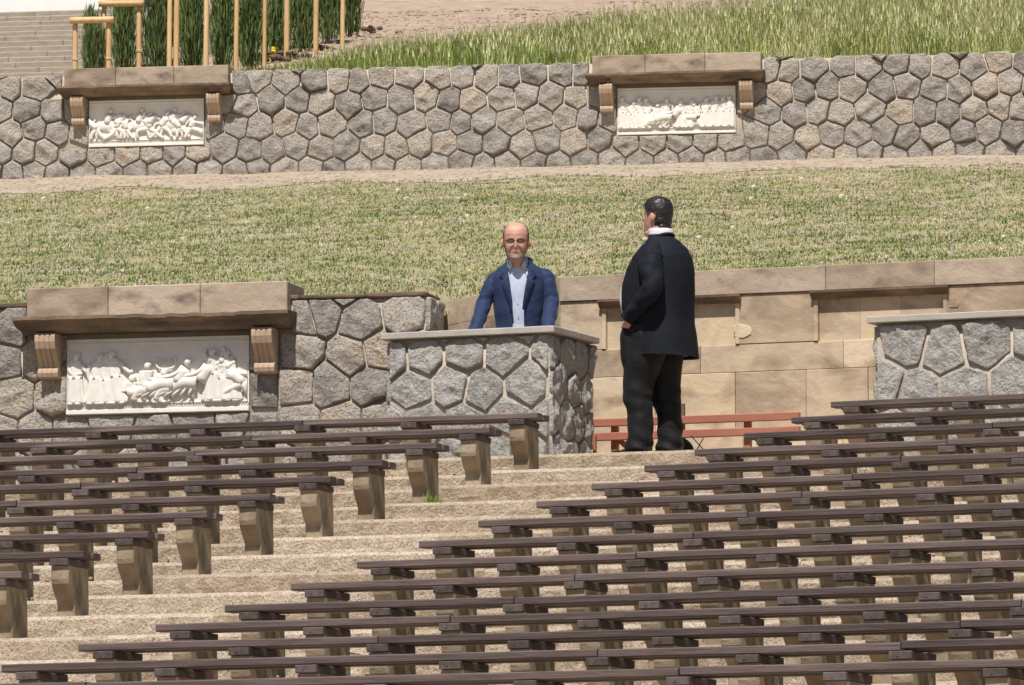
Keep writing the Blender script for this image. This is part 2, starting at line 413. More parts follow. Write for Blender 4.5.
def bench_proto(aisle, n, sgn):
    """sgn +1: the bench runs to the right of its start, -1: to the left"""
    root = empty('bench', (0,0,0))
    a = -.16 if aisle else .004; b = n*SP-.004
    x0, x1 = (a, b) if sgn > 0 else (-b, -a)
    for y0, y1 in ((0,.12),(.195,.315)):
        o = bpy.data.objects.new('seat_plank', plank_mesh(x0, x1 - (.012 if y0 else 0)*(1), y0, y1, n*3+y0*7+sgn)); COL.objects.link(o); o.parent = root
    for i in range(0 if aisle else 1, n+1):
        s = bpy.data.objects.new('support', SUP); COL.objects.link(s); s.parent = root; s.location = (sgn*SP*i, 0, 0)
        c = bpy.data.objects.new('cap_block', CAP); COL.objects.link(c); c.parent = s
    return root
ORD = ['first','second','third','fourth','fifth','sixth','seventh','eighth','ninth','tenth','eleventh','twelfth','thirteenth','fourteenth','fifteenth','sixteenth']
rb = random.Random(11)
for side, rows, sgn, ang in (('left', range(0,10), -1, A_LEFT), ('right', range(0,16), 1, A_RIGHT)):
    for k in rows:
        st = left_start(k) if sgn < 0 else right_start(k)
        u = Vector((math.cos(ang), -math.sin(ang), 0))
        s = st + u*sgn*.16                     # first support
        lens = [2, 4, 4]
        if side == 'right' and k == 14: lens = [4, 2, 4]
        if side == 'right' and k == 15: lens = [1, 4, 4]
        x = 0.0
        for i, n in enumerate(lens):
            p = s + u*sgn*x
            px = 512 + F*p.x/p.y
            if (sgn > 0 and px > 1026) or (sgn < 0 and px < -60): break
            key = (i == 0, n, sgn)
            if key not in PROTO: PROTO[key] = o = bench_proto(*key)
            else: o = copy_tree(PROTO[key])
            o.location = (p.x, p.y, tread(k)+rb.uniform(-.004,.004)); o.rotation_euler = (rb.uniform(-.004,.004), rb.uniform(-.0018,.0018), -ang+rb.uniform(-.002,.002))
            where = ('dark plank bench at the aisle end of', 'second dark bench from the aisle in', 'third dark bench from the aisle in')[i]
            tag(o, '%s the %s row down, %s seating block' % (where, ORD[k], side), 'bench', 'plank benches of the %s seating block' % side)
            x += n*SP

# ------------------------------------------------------------------ rubble masonry
def clip(poly, p, nrm):
    out = []
    for i in range(len(poly)):
        a, b = poly[i], poly[(i+1) % len(poly)]
        da = (a[0]-p[0])*nrm[0]+(a[1]-p[1])*nrm[1]; db = (b[0]-p[0])*nrm[0]+(b[1]-p[1])*nrm[1]
        if da <= 0: out.append(a)
        if da*db < 0:
            t = da/(da-db); out.append((a[0]+(b[0]-a[0])*t, a[1]+(b[1]-a[1])*t))
    return out
def masonry(mb, w, h, size, seed, gap=.013, thick=.05, skip=(), mp=lambda x,y,z: (x,y,z), mi=0, squash=1.0, jit=.28, bump=.009, base=.014):
    """fill the rectangle [0,w]x[0,h] with irregular polygonal rock-faced stones; mp maps (along, outward, up)"""
    rnd = random.Random(seed); pts = []
    rows = max(1, round(h/(size*.84*squash))); dy = h/rows
    for r in range(-1, rows+1):
        cols = max(1, round(w/size)); dx = w/cols
        for c in range(-2, cols+2):
            pts.append(((c+.5+(.5 if r % 2 else 0))*dx + rnd.uniform(-jit,jit)*dx, (r+.5)*dy + rnd.uniform(-jit,jit)*dy*.8))
    def outward(p, m):
        for a,b,c,d in skip:
            if a-m < p[0] < b+m and c-m < p[1] < d:
                return min((p[0]-a, (a, 0), (1, 0)), (b-p[0], (b, 0), (-1, 0)), (p[1]-c, (0, c), (0, 1)), key=lambda q: q[0]), (a,b,c,d)
        return None
    P2 = []
    for p in pts:
        for a,b,c,d in skip:
            if a < p[0] < b and c < p[1] < d: p = None; break
            m = .3*size
            if a-m < p[0] < a and c < p[1] < d: p = (a-m, p[1])
            elif b < p[0] < b+m and c < p[1] < d: p = (b+m, p[1])
            elif c-m < p[1] <= c and a < p[0] < b: p = (p[0], c-m*.8)
        if p: P2.append(p)
    pts = P2
    for i, p in enumerate(pts):
        if not (-.4*size < p[0] < w+.4*size and -.4*size < p[1] < h+.4*size): continue
        if any(a < p[0] < b and c < p[1] < d for a,b,c,d in skip): continue
        poly = [(0,0),(w,0),(w,h),(0,h)]
        for j, q in enumerate(pts):
            if j == i or abs(q[0]-p[0]) > 3*size or abs(q[1]-p[1]) > 3*size: continue
            mid = ((p[0]+q[0])/2, (p[1]+q[1])/2)
            poly = clip(poly, mid, (q[0]-p[0], q[1]-p[1]))
            if len(poly) < 3: break
        for a,b,c,d in skip:
            if len(poly) < 3: break
            if p[1] <= c: poly = clip(poly, (0, c), (0, 1)) if a-.2 < p[0] < b+.2 else poly
            elif p[0] <= a and p[1] < d: poly = clip(poly, (a, 0), (1, 0))
            elif p[0] >= b and p[1] < d: poly = clip(poly, (b, 0), (-1, 0))
        if len(poly) < 3: continue
        # inset by the joint
        cx = sum(a for a,_ in poly)/len(poly); cy = sum(b for _,b in poly)/len(poly)
        ar = abs(sum(poly[a][0]*poly[(a+1)%len(poly)][1]-poly[(a+1)%len(poly)][0]*poly[a][1] for a in range(len(poly))))/2
        if ar < .004: continue
        ins = poly
        for a in range(len(poly)):
            p0, p1 = poly[a], poly[(a+1) % len(poly)]
            ln = math.hypot(p1[0]-p0[0], p1[1]-p0[1])
            if ln < 1e-5: continue
            nx, ny = (p1[1]-p0[1])/ln, -(p1[0]-p0[0])/ln
            if (cx-p0[0])*nx+(cy-p0[1])*ny > 0: nx, ny = -nx, -ny
            edge = (abs(p0[0])<1e-6 and abs(p1[0])<1e-6) or (abs(p0[0]-w)<1e-6 and abs(p1[0]-w)<1e-6)
            g = 0.002 if edge else gap*rnd.uniform(.6,1.35)
            ins = clip(ins, (p0[0]-nx*g, p0[1]-ny*g), (nx, ny))
            if len(ins) < 3: break
        if len(ins) < 3: continue
        ring = []
        for a in range(len(ins)):
            p0, p1 = ins[a], ins[(a+1) % len(ins)]
            ln = math.hypot(p1[0]-p0[0], p1[1]-p0[1]); n = max(1, int(ln/.035))
            for t in range(n):
                ring.append((p0[0]+(p1[0]-p0[0])*t/n + rnd.uniform(-.003,.003), p0[1]+(p1[1]-p0[1])*t/n + rnd.uniform(-.003,.003)))
        n = len(ring); cx = sum(a for a,_ in ring)/n; cy = sum(b for _,b in ring)/n
        tx, ty = rnd.uniform(-.16,.16), rnd.uniform(-.16,.16); th = thick*rnd.uniform(.75,1.25)
        vs = []; sc = [(1,-.02),(.988,.35),(.955,.72),(.88,.92),(.76,1.0),(.62,1.03),(.46,1.05),(.30,1.05),(.15,1.05)]
        pl = [(rnd.uniform(-.45,.45), rnd.uniform(-.45,.45), rnd.uniform(.75,1.35)*th) for _ in range(3)]
        def height(X, Y, f, d):
            D = d*th if d > 0 else d
            if f < .99:
                k = 1 if f < .93 else .55
                fac = min([th*1.15]+[c0+a0*(X-cx)+b0*(Y-cy) for a0, b0, c0 in pl])
                D = min(D, max(.45*th, fac)) + k*((X-cx)*tx+(Y-cy)*ty)*.4
                D += k*bump*(noise.noise(Vector((X*13, Y*13, seed))) + .8*noise.noise(Vector((X*31, Y*31, seed+4))))
            return base + D
        for f, d in sc:
            for (x, y) in ring:
                X = cx+(x-cx)*f; Y = cy+(y-cy)*f
                vs.append(mp(X, max(height(X, Y, f, d), -.02), Y))
        fs = []
        for a in range(len(sc)-1):
            for b in range(n):
                q = a*n+b; r2 = a*n+(b+1) % n; fs.append((q, r2, r2+n, q+n))
        vs.append(mp(cx, height(cx, cy, 0, 1.05), cy)); top = (len(sc)-1)*n
        for b in range(n): fs.append((top+b, top+(b+1) % n, len(vs)-1))
        mb.add(vs, fs, mi, rnd.random())

def fix(o):
    import bmesh
    bm = bmesh.new(); bm.from_mesh(o.data); bmesh.ops.recalc_face_normals(bm, faces=bm.faces); bm.to_mesh(o.data); bm.free(); return o

# lower left wall -------------------------------------------------
fl = Frame(427, 47.6, LAND, R(14))
LWH = fl.loc(427, 296)[1]
wl = empty('stone_wall', fl.o, -fl.yaw)
tag(wl, 'low rubble stone retaining wall with large polygonal stones behind left benches', 'wall')
LEN = 8.0
mpc = fl.loc(159, 413.5)                    # middle of the lower relief's foot
mb = MB(); mb.box(-LEN, -.004, -.006, .40, -.3, LWH-.01, m=1)
sk = (mpc[0]+LEN-.72, mpc[0]+LEN+.72, mpc[1]+.12-.004, mpc[1]+.74)
masonry(mb, LEN, LWH+.12, .31, 21, gap=.008, thick=.048, skip=[sk, (mpc[0]+LEN-1.055, mpc[0]+LEN+1.055, mpc[1]+.74, 9)], mp=lambda x,y,z: (x-LEN, -y, z-.12), jit=.25)
masonry(mb, .42, LWH+.12, .30, 23, gap=.007, thick=.036, mp=lambda x,y,z: (y-.004, x-.01, z-.12), jit=.2)
fix(mb.build('masonry', [M['rubble'], M['mortar']], wl, smooth=True))
mb = MB(); x = -LEN
while x < -.05:
    e = min(x+random.uniform(.5,.9), .0)
    mb.box(x+.003, e-.003, -.035, .42, LWH-.006, LWH+.03+random.uniform(0,.012), bev=.012, t=random.random()); x = e
mb.build('coping', M['cornice'], wl)

# upper wall -------------------------------------------------
UYAW = math.atan(.17)
fu = Frame(512, 74.0, 0, UYAW)
fu.o.z = fu.o.z + fu.loc(512, 168.5)[1] ; UFOOT = fu.o.z
UWH = fu.loc(512, 63.5)[1]
wu = empty('stone_wall', fu.o, -fu.yaw)
tag(wu, 'long upper stone retaining wall of grey brown polygonal stones above the lawn', 'wall')
UL, UR = -8.0, 8.0
ul = fu.loc(147, 146.5); ur = fu.loc(677, 134.5)
mb = MB(); mb.box(UL, UR, -.006, .45, -.4, UWH-.03, m=1)
sks = []
for c in (ul, ur):
    sks += [(c[0]-UL-.705, c[0]-UL+.705, c[1]+.1-.003, c[1]+.7), (c[0]-UL-1.03, c[0]-UL+1.03, c[1]+.7, 9)]
masonry(mb, UR-UL, UWH+.1, .300, 31, gap=.0085, thick=.056, skip=sks, mp=lambda x,y,z: (x+UL, -y, z-.1), bump=.012, jit=.22)
fix(mb.build('masonry', [M['rubble'], M['mortar']], wu, smooth=True))

# ------------------------------------------------------------------ reliefs under stone hoods
def S3(sx, sy, sz, rz=0): return None
def rot_y(a): return Matrix.Rotation(a, 4, 'Y')
def drape(mb, x, z0, z1, w0, w1, dep, lean=0.0, folds=7, seed=0):
    """hanging garment in half relief: rings of a fluted half cone"""
    rings = []; n = 26; kz = 9
    for i in range(kz+1):
        t = i/kz; z = z0+(z1-z0)*t; w = w0+(w1-w0)*t; cx = x+lean*t
        ring = []
        for j in range(n):
            th = 2*math.pi*j/n
            fl = 1+.16*(1-t*.6)*math.sin(folds*th+seed+t*1.8)+.10*noise.noise(Vector((th*1.5, t*3, seed)))
            ring.append((cx+w*math.cos(th)*fl, -dep*max(0.0, -math.sin(th)+.15)*fl - .003, z))
        rings.append(ring)
    mb.loft(rings)
def limb(mb, p, q, r0, r1, mid=None, dep=.02):
    P = [(p[0], -dep, p[1])] + ([(mid[0], -dep*1.25, mid[1])] if mid else []) + [(q[0], -dep, q[1])]
    mb.tube(P, [r0]+([(r0+r1)/2] if mid else [])+[r1], n=8, sub=3)
def head(mb, x, z, r=.03, d=.03):
    mb.blob((x, -d, z), (r*.82, r*.8, r), n=10, k=7)
    mb.blob((x+.2*r, -d*.9, z+.35*r), (r*.95, r*.7, r*.75), n=8, k=6)
def fig_stand(x, h, arm, seed, lean=0.0, flip=1):
    mb = MB(); d = .034
    drape(mb, x, .0, h*.55, .078, .052, d, lean*.5, 6, seed)
    drape(mb, x+lean*.5, h*.50, h*.83, .050, .062, d*.95, lean*.5, 5, seed+2)
    mb.blob((x+lean, -.02, h*.80), (.062,.022,.03), n=8, k=6)
    head(mb, x+lean+.012*flip, h*.925)
    sx = x+lean
    for a in arm: limb(mb, (sx+a[0]*.05, h*.79), (sx+a[2], h*a[3]), .020, .012, (sx+a[0]*.05+(a[2])*.45, h*a[1]))
    for s in (-1, 1): mb.blob((x+s*.03, -.028, .004), (.03,.02,.012), n=8, k=4)
    return mb
def fig_seat(x, h, flip, seed):
    mb = MB()
    drape(mb, x, h*.42, h*.78, .05, .055, .036, .02*flip, 5, seed)
    drape(mb, x+.10*flip, 0, h*.42, .06, .05, .03, -.02*flip, 5, seed+1)
    limb(mb, (x, h*.40), (x+.13*flip, h*.40), .042, .034)
    limb(mb, (x+.13*flip, h*.40), (x+.12*flip, .01), .032, .02)
    limb(mb, (x+.02*flip, h*.74), (x+.15*flip, h*.62), .02, .012, (x+.05*flip, h*.56))
    head(mb, x+.03*flip, h*.90)
    mb.box(x-.08, x+.05, -.022, -.002, 0, h*.34)
    return mb
def fig_recline(x, h, flip, seed):
    mb = MB()
    limb(mb, (x, h*.42), (x+.20*flip, h*.30), .058, .045, (x+.1*flip, h*.42))
    limb(mb, (x+.20*flip, h*.30), (x+.30*flip, h*.04), .045, .03, (x+.27*flip, h*.26))
    for i in range(5): limb(mb, (x+.03*i*flip, h*(.5-.03*i)), (x+(.06+.06*i)*flip, h*(.12)), .012, .010, None, .045)
    limb(mb, (x-.02*flip, h*.44), (x-.09*flip, h*.76), .055, .05)
    limb(mb, (x-.08*flip, h*.74), (x+.12*flip, h*.55), .02, .012, (x+.02*flip, h*.58), .045)
    head(mb, x-.10*flip, h*.90)
    return mb
def fig_fight(x, h, flip, seed):
    mb = MB(); r = random.Random(seed*7+1); U = r.uniform
    hx = x; hz = h*U(.36,.50); tx = U(.02,.13)*flip; tz = h*U(.66,.78)
    limb(mb, (hx, hz), (hx+tx, tz), .036, .046)
    head(mb, hx+tx*1.3, tz+h*U(.13,.17), .028)
    f1 = U(.04,.20)*flip; f2 = -U(.05,.20)*flip
    limb(mb, (hx, hz), (hx+f1, .01), .032, .016, (hx+f1*U(.6,1.2), h*U(.2,.32)))
    limb(mb, (hx, hz), (hx+f2, .01), .032, .016, (hx+f2*U(.3,.7), h*U(.14,.26)))
    limb(mb, (hx+tx*.9, tz-.01), (hx+tx+U(.08,.18)*flip, h*U(.45,1.02)), .017, .010, (hx+tx+U(.05,.09)*flip, h*U(.55,.8)))
    limb(mb, (hx+tx*.8, tz-.01), (hx+tx-U(.06,.16)*flip, h*U(.4,1.02)), .017, .010, (hx+tx-U(.03,.08)*flip, h*U(.55,.85)))
    if r.random() < .6: drape(mb, hx-.04*flip, h*U(.10,.25), h*U(.5,.62), U(.05,.09), .03, .026, U(-.05,.06)*flip, 6, seed)
    if r.random() < .5: limb(mb, (hx+U(-.1,.1), h*U(.1,.3)), (hx+U(-.2,.2), h*U(.8,1.05)), .006, .006)
    if r.random() < .5: mb.blob((hx+U(-.1,.1), -.014, h*U(.35,.6)), (.05,.02,.05), n=12, k=6)
    return mb
def fig_horse(x, h, flip, seed):
    mb = MB()
    mb.blob((x, -.012, h*.50), (.14,.03,.062), n=12, k=7)
    limb(mb, (x+.11*flip, h*.56), (x+.20*flip, h*.82), .045, .028)
    limb(mb, (x+.19*flip, h*.82), (x+.27*flip, h*.66), .026, .015)
    for dx, ex, mz in ((.10,.22,.30),(.08,.13,.22),(-.11,-.20,.24),(-.09,-.12,.22)):
        limb(mb, (x+dx*flip, h*.44), (x+ex*flip, .01), .026, .011, (x+(dx+ex)*.58*flip, h*mz))
    limb(mb, (x-.13*flip, h*.56), (x-.22*flip, h*.22), .016, .012, (x-.20*flip, h*.5))
    limb(mb, (x, h*.58), (x+.03*flip, h*.88), .04, .045); head(mb, x+.04*flip, h*1.0, .027)
    limb(mb, (x+.02*flip, h*.84), (x+.17*flip, h*.92), .018, .011, (x+.1*flip, h*.78))
    return mb
def monument(fr, c, label, kind, seed, k=1.02):
    """white relief panel below a stone hood on two scroll brackets; c = foot of the panel in the wall's frame"""
    root = empty('relief_monument', fr.w(c[0], 0, c[1]), -fr.yaw); root.scale = (k, 1, k); tag(root, label, 'wall relief', 'white reliefs under stone hoods')
    rnd = random.Random(seed)
    # parapet of three blocks
    mb = MB(); xs = [-.965, -.35, .34, .99]
    for i in range(3): mb.box(xs[i]+.0015, xs[i+1]-.0015, -.13, .34, .685, .915+rnd.uniform(0,.004), bev=.006, t=rnd.random())
    mb.build('parapet', M['sandcap'], root)
    # moulded cornice with worn arris
    prof = [(.02,.585),(-.15,.585),(-.19,.60),(-.21,.60),(-.225,.635),(-.265,.66),(-.28,.67),(-.28,.694),(-.14,.70),(.02,.70)]
    mb = MB(); n = 64; m = len(prof); vs = []; fs = []
    chips = [(rnd.uniform(-.9,.9), rnd.uniform(.03,.12)) for _ in range(4)] + ([(.0,.10),(.25,.09)] if kind == 'banquet' else [])
    for i in range(n+1):
        x = -1.025+2.06*i/n
        chip = sum(max(0, 1-abs(x-cx)/cw)*.022 for cx, cw in chips)
        end = .05*max(0, (abs(x)-1.01)/.05)
        for (y, z) in prof:
            yy = min(y + end*0, .02)
            if y < -.22: yy += chip + .005*noise.noise(Vector((x*9, z*20, seed)))
            vs.append((x*(1-.035*(z < .62)), yy, z + (.004*noise.noise(Vector((x*7, seed, 3))) - chip*.3 if z > .65 else 0)))
    for i in range(n):
        for j in range(m):
            a = i*m+j; b = i*m+(j+1) % m; fs.append((a, b, b+m, a+m))
    fs.append(tuple(range(m))[::-1]); fs.append(tuple(range(n*m, n*m+m)))
    for f in fs: pass
    mb.add(vs, fs)
    fix(mb.build('cornice', M['cornice'], root))
    # scroll brackets
    for s in (-1, 1):
        mb = MB()
        prof = [(.02,.58),(-.205,.58),(-.222,.56),(-.222,.52),(-.205,.47),(-.165,.42),(-.122,.375),(-.11,.345),(-.118,.335),(-.135,.325),(-.143,.30),(-.135,.272),(-.11,.262),(.02,.262)]
        x = s*.81+.012
        for a, b, d in ((-.075,-.045,0),(-.045,-.03,.008),(-.03,-.008,0),(-.008,.008,.006),(.008,.03,0),(.03,.045,.008),(.045,.075,0)):
            mb.prism([(min(y+d, .02), z) for y, z in prof], x+a, x+b)
        fix(mb.build('bracket', M['bracket'], root))
    # back plates (dressed stone beside the panel)
    # relief panel
    mb = MB(); t = -.046
    mb.box(-.685, .685, t, .04, 0, .545, bev=.004)
    mb.box(-.685, .685, t-.010, t+.002, .002, .035, bev=.003)
    mb.box(-.67, .67, t-.006, t+.002, .50, .515, bev=.002); mb.box(-.685, .685, t-.009, t+.002, .527, .544, bev=.003)
    for i in range(54): mb.box(-.66+i*.0245, -.65+i*.0245, t-.005, t+.002, .516, .526)
    for i in range(62):
        x = -.665+i*.0218
        mb.add([(x,t-.0015,.037),(x+.007,t-.0015,.037),(x+.024,t-.0015,.066),(x+.017,t-.0015,.066),(x,t-.007,.037),(x+.007,t-.007,.037),(x+.024,t-.007,.066),(x+.017,t-.007,.066)],
               [(4,5,6,7),(0,1,5,4),(1,2,6,5),(2,3,7,6),(3,0,4,7)])
    mb.box(-.68, .68, t-.012, t+.002, .067, .075, bev=.002)
    pn = mb.build('relief_panel', M['plaster'], root)
    G = []
    if kind == 'banquet':
        H0 = .37
        G = [fig_stand(-.62, H0, [(1,.62,.10,.72),(-1,.6,.06,.60)], 1, .0, 1), fig_stand(-.475, H0*.97, [(1,.70,.13,.86),(-1,.66,-.06,.42)], 2, .035, 1),
             fig_stand(-.30, H0*1.02, [(1,.60,.15,.62),(-1,.8,-.04,.98)], 3, -.03, -1), fig_seat(-.215, H0*.52, 1, 9), fig_seat(-.10, H0*.80, 1, 4),
             fig_recline(.13, H0*.86, -1, 5), fig_recline(.30, H0*.9, -1, 6), fig_stand(.415, H0*1.03, [(1,.95,.06,1.02),(-1,.92,-.05,.98)], 7, .01, -1),
             fig_stand(.56, H0*.98, [(1,.66,-.12,.45),(-1,.72,-.10,.82)], 8, -.03, -1), fig_fight(.645, H0*.82, -1, 10)]
        G += [fig_stand(-.385, H0*.9, [(1,.6,.08,.55)], 21, .0, 1), fig_stand(.02, H0*.62, [(1,.7,.07,.7)], 22, .02, 1), fig_stand(.50, H0*.86, [(-1,.66,-.08,.8)], 23, .0, -1)]
        tb = MB(); tb.box(-.02, .30, -.03, -.002, .135, .150, bev=.003)
        tb.box(.0,.02,-.022,-.002,0,.135); tb.box(.26,.28,-.022,-.002,0,.135)
        for i in range(6): tb.tube([(.02+i*.018,-.02,.25+.0*i),(.03+i*.018,-.02,.32)], [.003,.003], n=5, sub=1)
        tb.tube([(.0,-.02,.33),(-.005,-.02,.28),(.02,-.022,.245),(.11,-.022,.245),(.14,-.02,.28),(.135,-.02,.33)], [.008]*6, n=6)
        G.append(tb)
    elif kind == 'battle':
        H0 = .36; x = -.58
        seq = ['f','h','f','f','h','f','f','h','f','f']
        for i, q in enumerate(seq):
            fl = 1 if i % 3 else -1
            G.append(fig_fight(x, H0*rnd.uniform(.72,1.02), rnd.choice((-1,1)), seed+i*3) if q == 'f' else fig_horse(x, H0*.95, fl, seed+i)); x += rnd.uniform(.105,.145)
    else:
        H0 = .36; x = -.63
        for i in range(14):
            a = [(1, rnd.uniform(.55,.8), rnd.uniform(-.1,.12), rnd.uniform(.5,.95)), (-1, rnd.uniform(.55,.8), rnd.uniform(-.12,.1), rnd.uniform(.4,.8))]
            if i in (4, 9): G.append(fig_seat(x, H0*.8, 1 if i == 4 else -1, seed+i))
            elif i in (6,): G.append(fig_recline(x, H0*.8, -1, seed+i))
            else: G.append(fig_stand(x, H0*rnd.uniform(.86,1.03), a, seed+i, rnd.uniform(-.03,.03), rnd.choice((-1,1))))
            x += .0965
    for g in G:
        g.v = [(max(-.675, min(.675, a)), t+min(b, .001)*.78, c+.074) for a,b,c in g.v]
        o = g.build('figure', M['plaster'], pn, smooth=True); fix(o)
    return root
monument(fl, mpc, 'largest white relief of draped figures under a stone hood, behind the left benches', 'banquet', 41, 1.06)
monument(fu, ul, 'white relief of struggling figures under stone hood, upper wall below the staked shrubs', 'battle', 52)
monument(fu, ur, 'white relief crowded with standing figures under stone hood, right part of upper wall', 'crowd', 63)

# ------------------------------------------------------------------ podium and pedestal
def pier(name, fr, w, dep, h, label, cat, size, seed):
    root = empty(name, fr.o, -fr.yaw); tag(root, label, cat, 'granite piers with slabs either side of the aisle')
    mb = MB(); mb.box(-w-.002, .003, -.004, dep, -.2, h-.052, m=1)
    masonry(mb, w, h+.10-.052, size, seed, gap=.015, thick=.024, mp=lambda x,y,z: (x-w, -y, z-.1), jit=.2, bump=.014)
    masonry(mb, dep, h+.10-.052, size*.9, seed+1, gap=.010, thick=.032, mp=lambda x,y,z: (y, x, z-.1), jit=.2, bump=.018)
    masonry(mb, dep, h+.10-.052, size*.9, seed+2, gap=.014, thick=.035, mp=lambda x,y,z: (-w-y, x, z-.1), jit=.2, bump=.014)
    fix(mb.build('masonry', [M['granite'], M['mortar']], root, smooth=True))
    mb = MB()
    mb.box(-w-.06, .065, -.065, dep*.52, h-.05, h, bev=.006, t=.3); mb.box(-w-.06, .065, dep*.52+.002, dep+.04, h-.05, h-.002, bev=.006, t=.6)
    mb.build('slab', M['slab'], root)
    return root
fp = Frame(549, 46.9, LAND, R(23))
PH = fp.loc(549, 325.5, -.065)[1]; PW = -fp.loc(391, 350)[0]
podium = pier('stone_podium', fp, PW, .80, PH, 'square granite rubble podium with thin slab top, man in blue behind it', 'podium', .31, 71)
fq = Frame(878, 46.15, LAND, R(23.5))
QH = fq.loc(878, 316, -.065)[1]
fq.o = fq.w(2.1, 0, 0)
pier('stone_pedestal', fq, 2.1, .8, QH, 'wide pale granite pier with slab top behind the right benches', 'pedestal', .36, 81)

# ------------------------------------------------------------------ sandstone wall
fs_ = Frame(560, 48.9, LAND, R(20.9))
SWH = fs_.loc(560, 277)[1]
sw = empty('sandstone_wall', fs_.o, -fs_.yaw); tag(sw, 'smooth tan sandstone block wall with recessed panels behind the man in black', 'wall')
ST = 7.5
c1, c2, c3 = SWH-.195, SWH-.195-.385, SWH-.195-.385-.215
mb = MB(); rs = random.Random(3)
def course(z0, z1, cuts, d0=0.0, tl=(.2,.9)):
    for a, b in zip(cuts[:-1], cuts[1:]):
        mb.box(a+.0015, b-.0015, d0+rs.uniform(-.003,.003), .36, z0+.0015, z1-.0015, bev=.004, t=rs.uniform(*tl))
X = lambda px, py=300: fs_.loc(px, py)[0]
course(c1, SWH, [0, X(692), X(826), X(935), X(1100), ST], -.012, (.2,.8))
fix(mb.build('cap_course', M['sandcap'], sw)); mb = MB()
NA = (X(606,310), X(735,310)); NB = (X(818,300), X(943,300))
def blocks2():
    course(c2, c1, [0, NA[0]], 0); course(c2, c1, [NA[1], NB[0]], 0, (.3,.5)); course(c2, c1, [NB[1], X(1060), ST], 0)
    for nb in (NA, NB):                                   # recessed infill
        w = nb[1]-nb[0]
        q = [nb[0], nb[0]+w*.33, nb[0]+w*.66, nb[1]]
        for a, b in zip(q[:-1], q[1:]): mb.box(a+.001, b-.001, .028, .36, c2+.001, c1-.06, t=rs.uniform(.55,.9))
        mb.box(nb[0], nb[1], .028, .36, c1-.06, c1-.002, t=.5)
blocks2()
course(c3, c2, [0, X(700,355), X(843,355), X(1000,355), ST], .004)
course(.30, c3, [0, X(655,390), X(735,390), X(806,390), X(868,390), X(1010,390), ST], .0, (.3,.95))
course(-.05, .30, [0, .7, 1.5, 2.3, 3.2, 4.0, ST], -.02, (.5,.9))
fix(mb.build('block_courses', M['sandstone'], sw))
for nb in (NA, NB):
    mb = MB(); a, b = nb[0]-.05, nb[1]+.05
    mb.prism([(.03,c1-.062),(-.022,c1-.062),(-.03,c1-.045),(-.045,c1-.04),(-.058,c1-.018),(-.06,c1-.004),(.03,c1-.004)], a, b)
    fix(mb.build('moulding', M['cornice'], sw))
    mb = MB()
    for x0, x1 in ((nb[0]-.035, nb[0]-.001), (nb[1]+.001, nb[1]+.035)): mb.box(x0, x1, -.006, .0265, c2+.002, c1-.064, bev=.004, t=.75)
    mb.build('panel_border', M['sandstone'], sw)
# broken patches
mb = MB()
for (px, py, r) in ((742,331,.085),(954,304,.045)):
    x, z = fs_.loc(px, py); n = 13; pts = []
    for i in range(n):
        th = 2*math.pi*i/n; rr = r*(.8+.35*noise.noise(Vector((math.cos(th)*2, math.sin(th)*2, px))))
        pts.append((x+rr*1.15*math.cos(th), z+rr*.8*math.sin(th)))
    vs = [(a, -.0005, b) for a, b in pts] + [(x+(a-x)*.93, -.0055, z+(b-z)*.93) for a, b in pts] + [(x,-.006,z)]
    mb.add(vs, [(i,(i+1)%n,(i+1)%n+n,i+n) for i in range(n)] + [(i+n,(i+1)%n+n,2*n) for i in range(n)], 0, .95)
fix(mb.build('plaster_patch', M['sandstone'], sw))
# the return of the wall, running back behind the podium
mb = MB(); fr_yaw = R(62); u2 = Vector((-math.cos(fr_yaw), math.sin(fr_yaw))); RL = 3.0
mb2 = MB()
for z0, z1, cuts, d in ((c1,SWH,[0,.7,1.5,2.2,RL],-.001),(c2,c1,[0,.5,1.25,RL],0),(c3,c2,[0,.9,1.9,RL],.0),(.3,c3,[0,.55,1.4,RL],0),(-.05,.3,[0,1,RL],-.003)):
    for a, b in zip(cuts[:-1], cuts[1:]):
        mb2.box(-b+.0005, -a-.0005, d, .30, z0+.0005, z1-.0005, bev=.002, t=rs.uniform(.1,.6))
ret = mb2.build('wall_return', M['sandstone'], sw); ret.rotation_euler = (0,0,-(fr_yaw-fs_.yaw)); ret.location = (-.003, .004, 0)

# ------------------------------------------------------------------ lawn bank between the walls
def lawn_front():
    """front edge points (x, y, z), left to right"""
    P = []
    for i in range(0, 31):
        x = -9+ i*(9/30); p = fl.w(x, .30, LWH-.03); P.append(Vector(p))
    e = fs_.w(0, 0, 0); xe = P[-1].x+.04
    for i in range(0, 41):
        q = Vector((e.x+u2.x*RL*(1-i/40)+.10, e.y+u2.y*RL*(1-i/40)+.20, LAND+SWH-.04))
        if q.x > xe: P.append(q)
    for i in range(1, 41): p = fs_.w(i*.2, .25, SWH-.03); P.append(Vector(p))
    return P
def front_at(x, P):
    for a, b in zip(P[:-1], P[1:]):
        if a.x <= x <= b.x and b.x > a.x:
            t = (x-a.x)/(b.x-a.x); return a.lerp(b, t)
    return P[0] if x < P[0].x else P[-1]
FR = sorted(lawn_front(), key=lambda p: p.x)
def back_at(x):
    s = (x-fu.o.x)/math.cos(UYAW); return fu.w(s, .02, 0)
REC = (fl.w(0,.30,0).x+.05, fs_.w(0,0,0).x+.08)
LF0, LF1 = fl.w(-.3, .30, LWH-.03), fs_.w(.3, .25, SWH-.03)
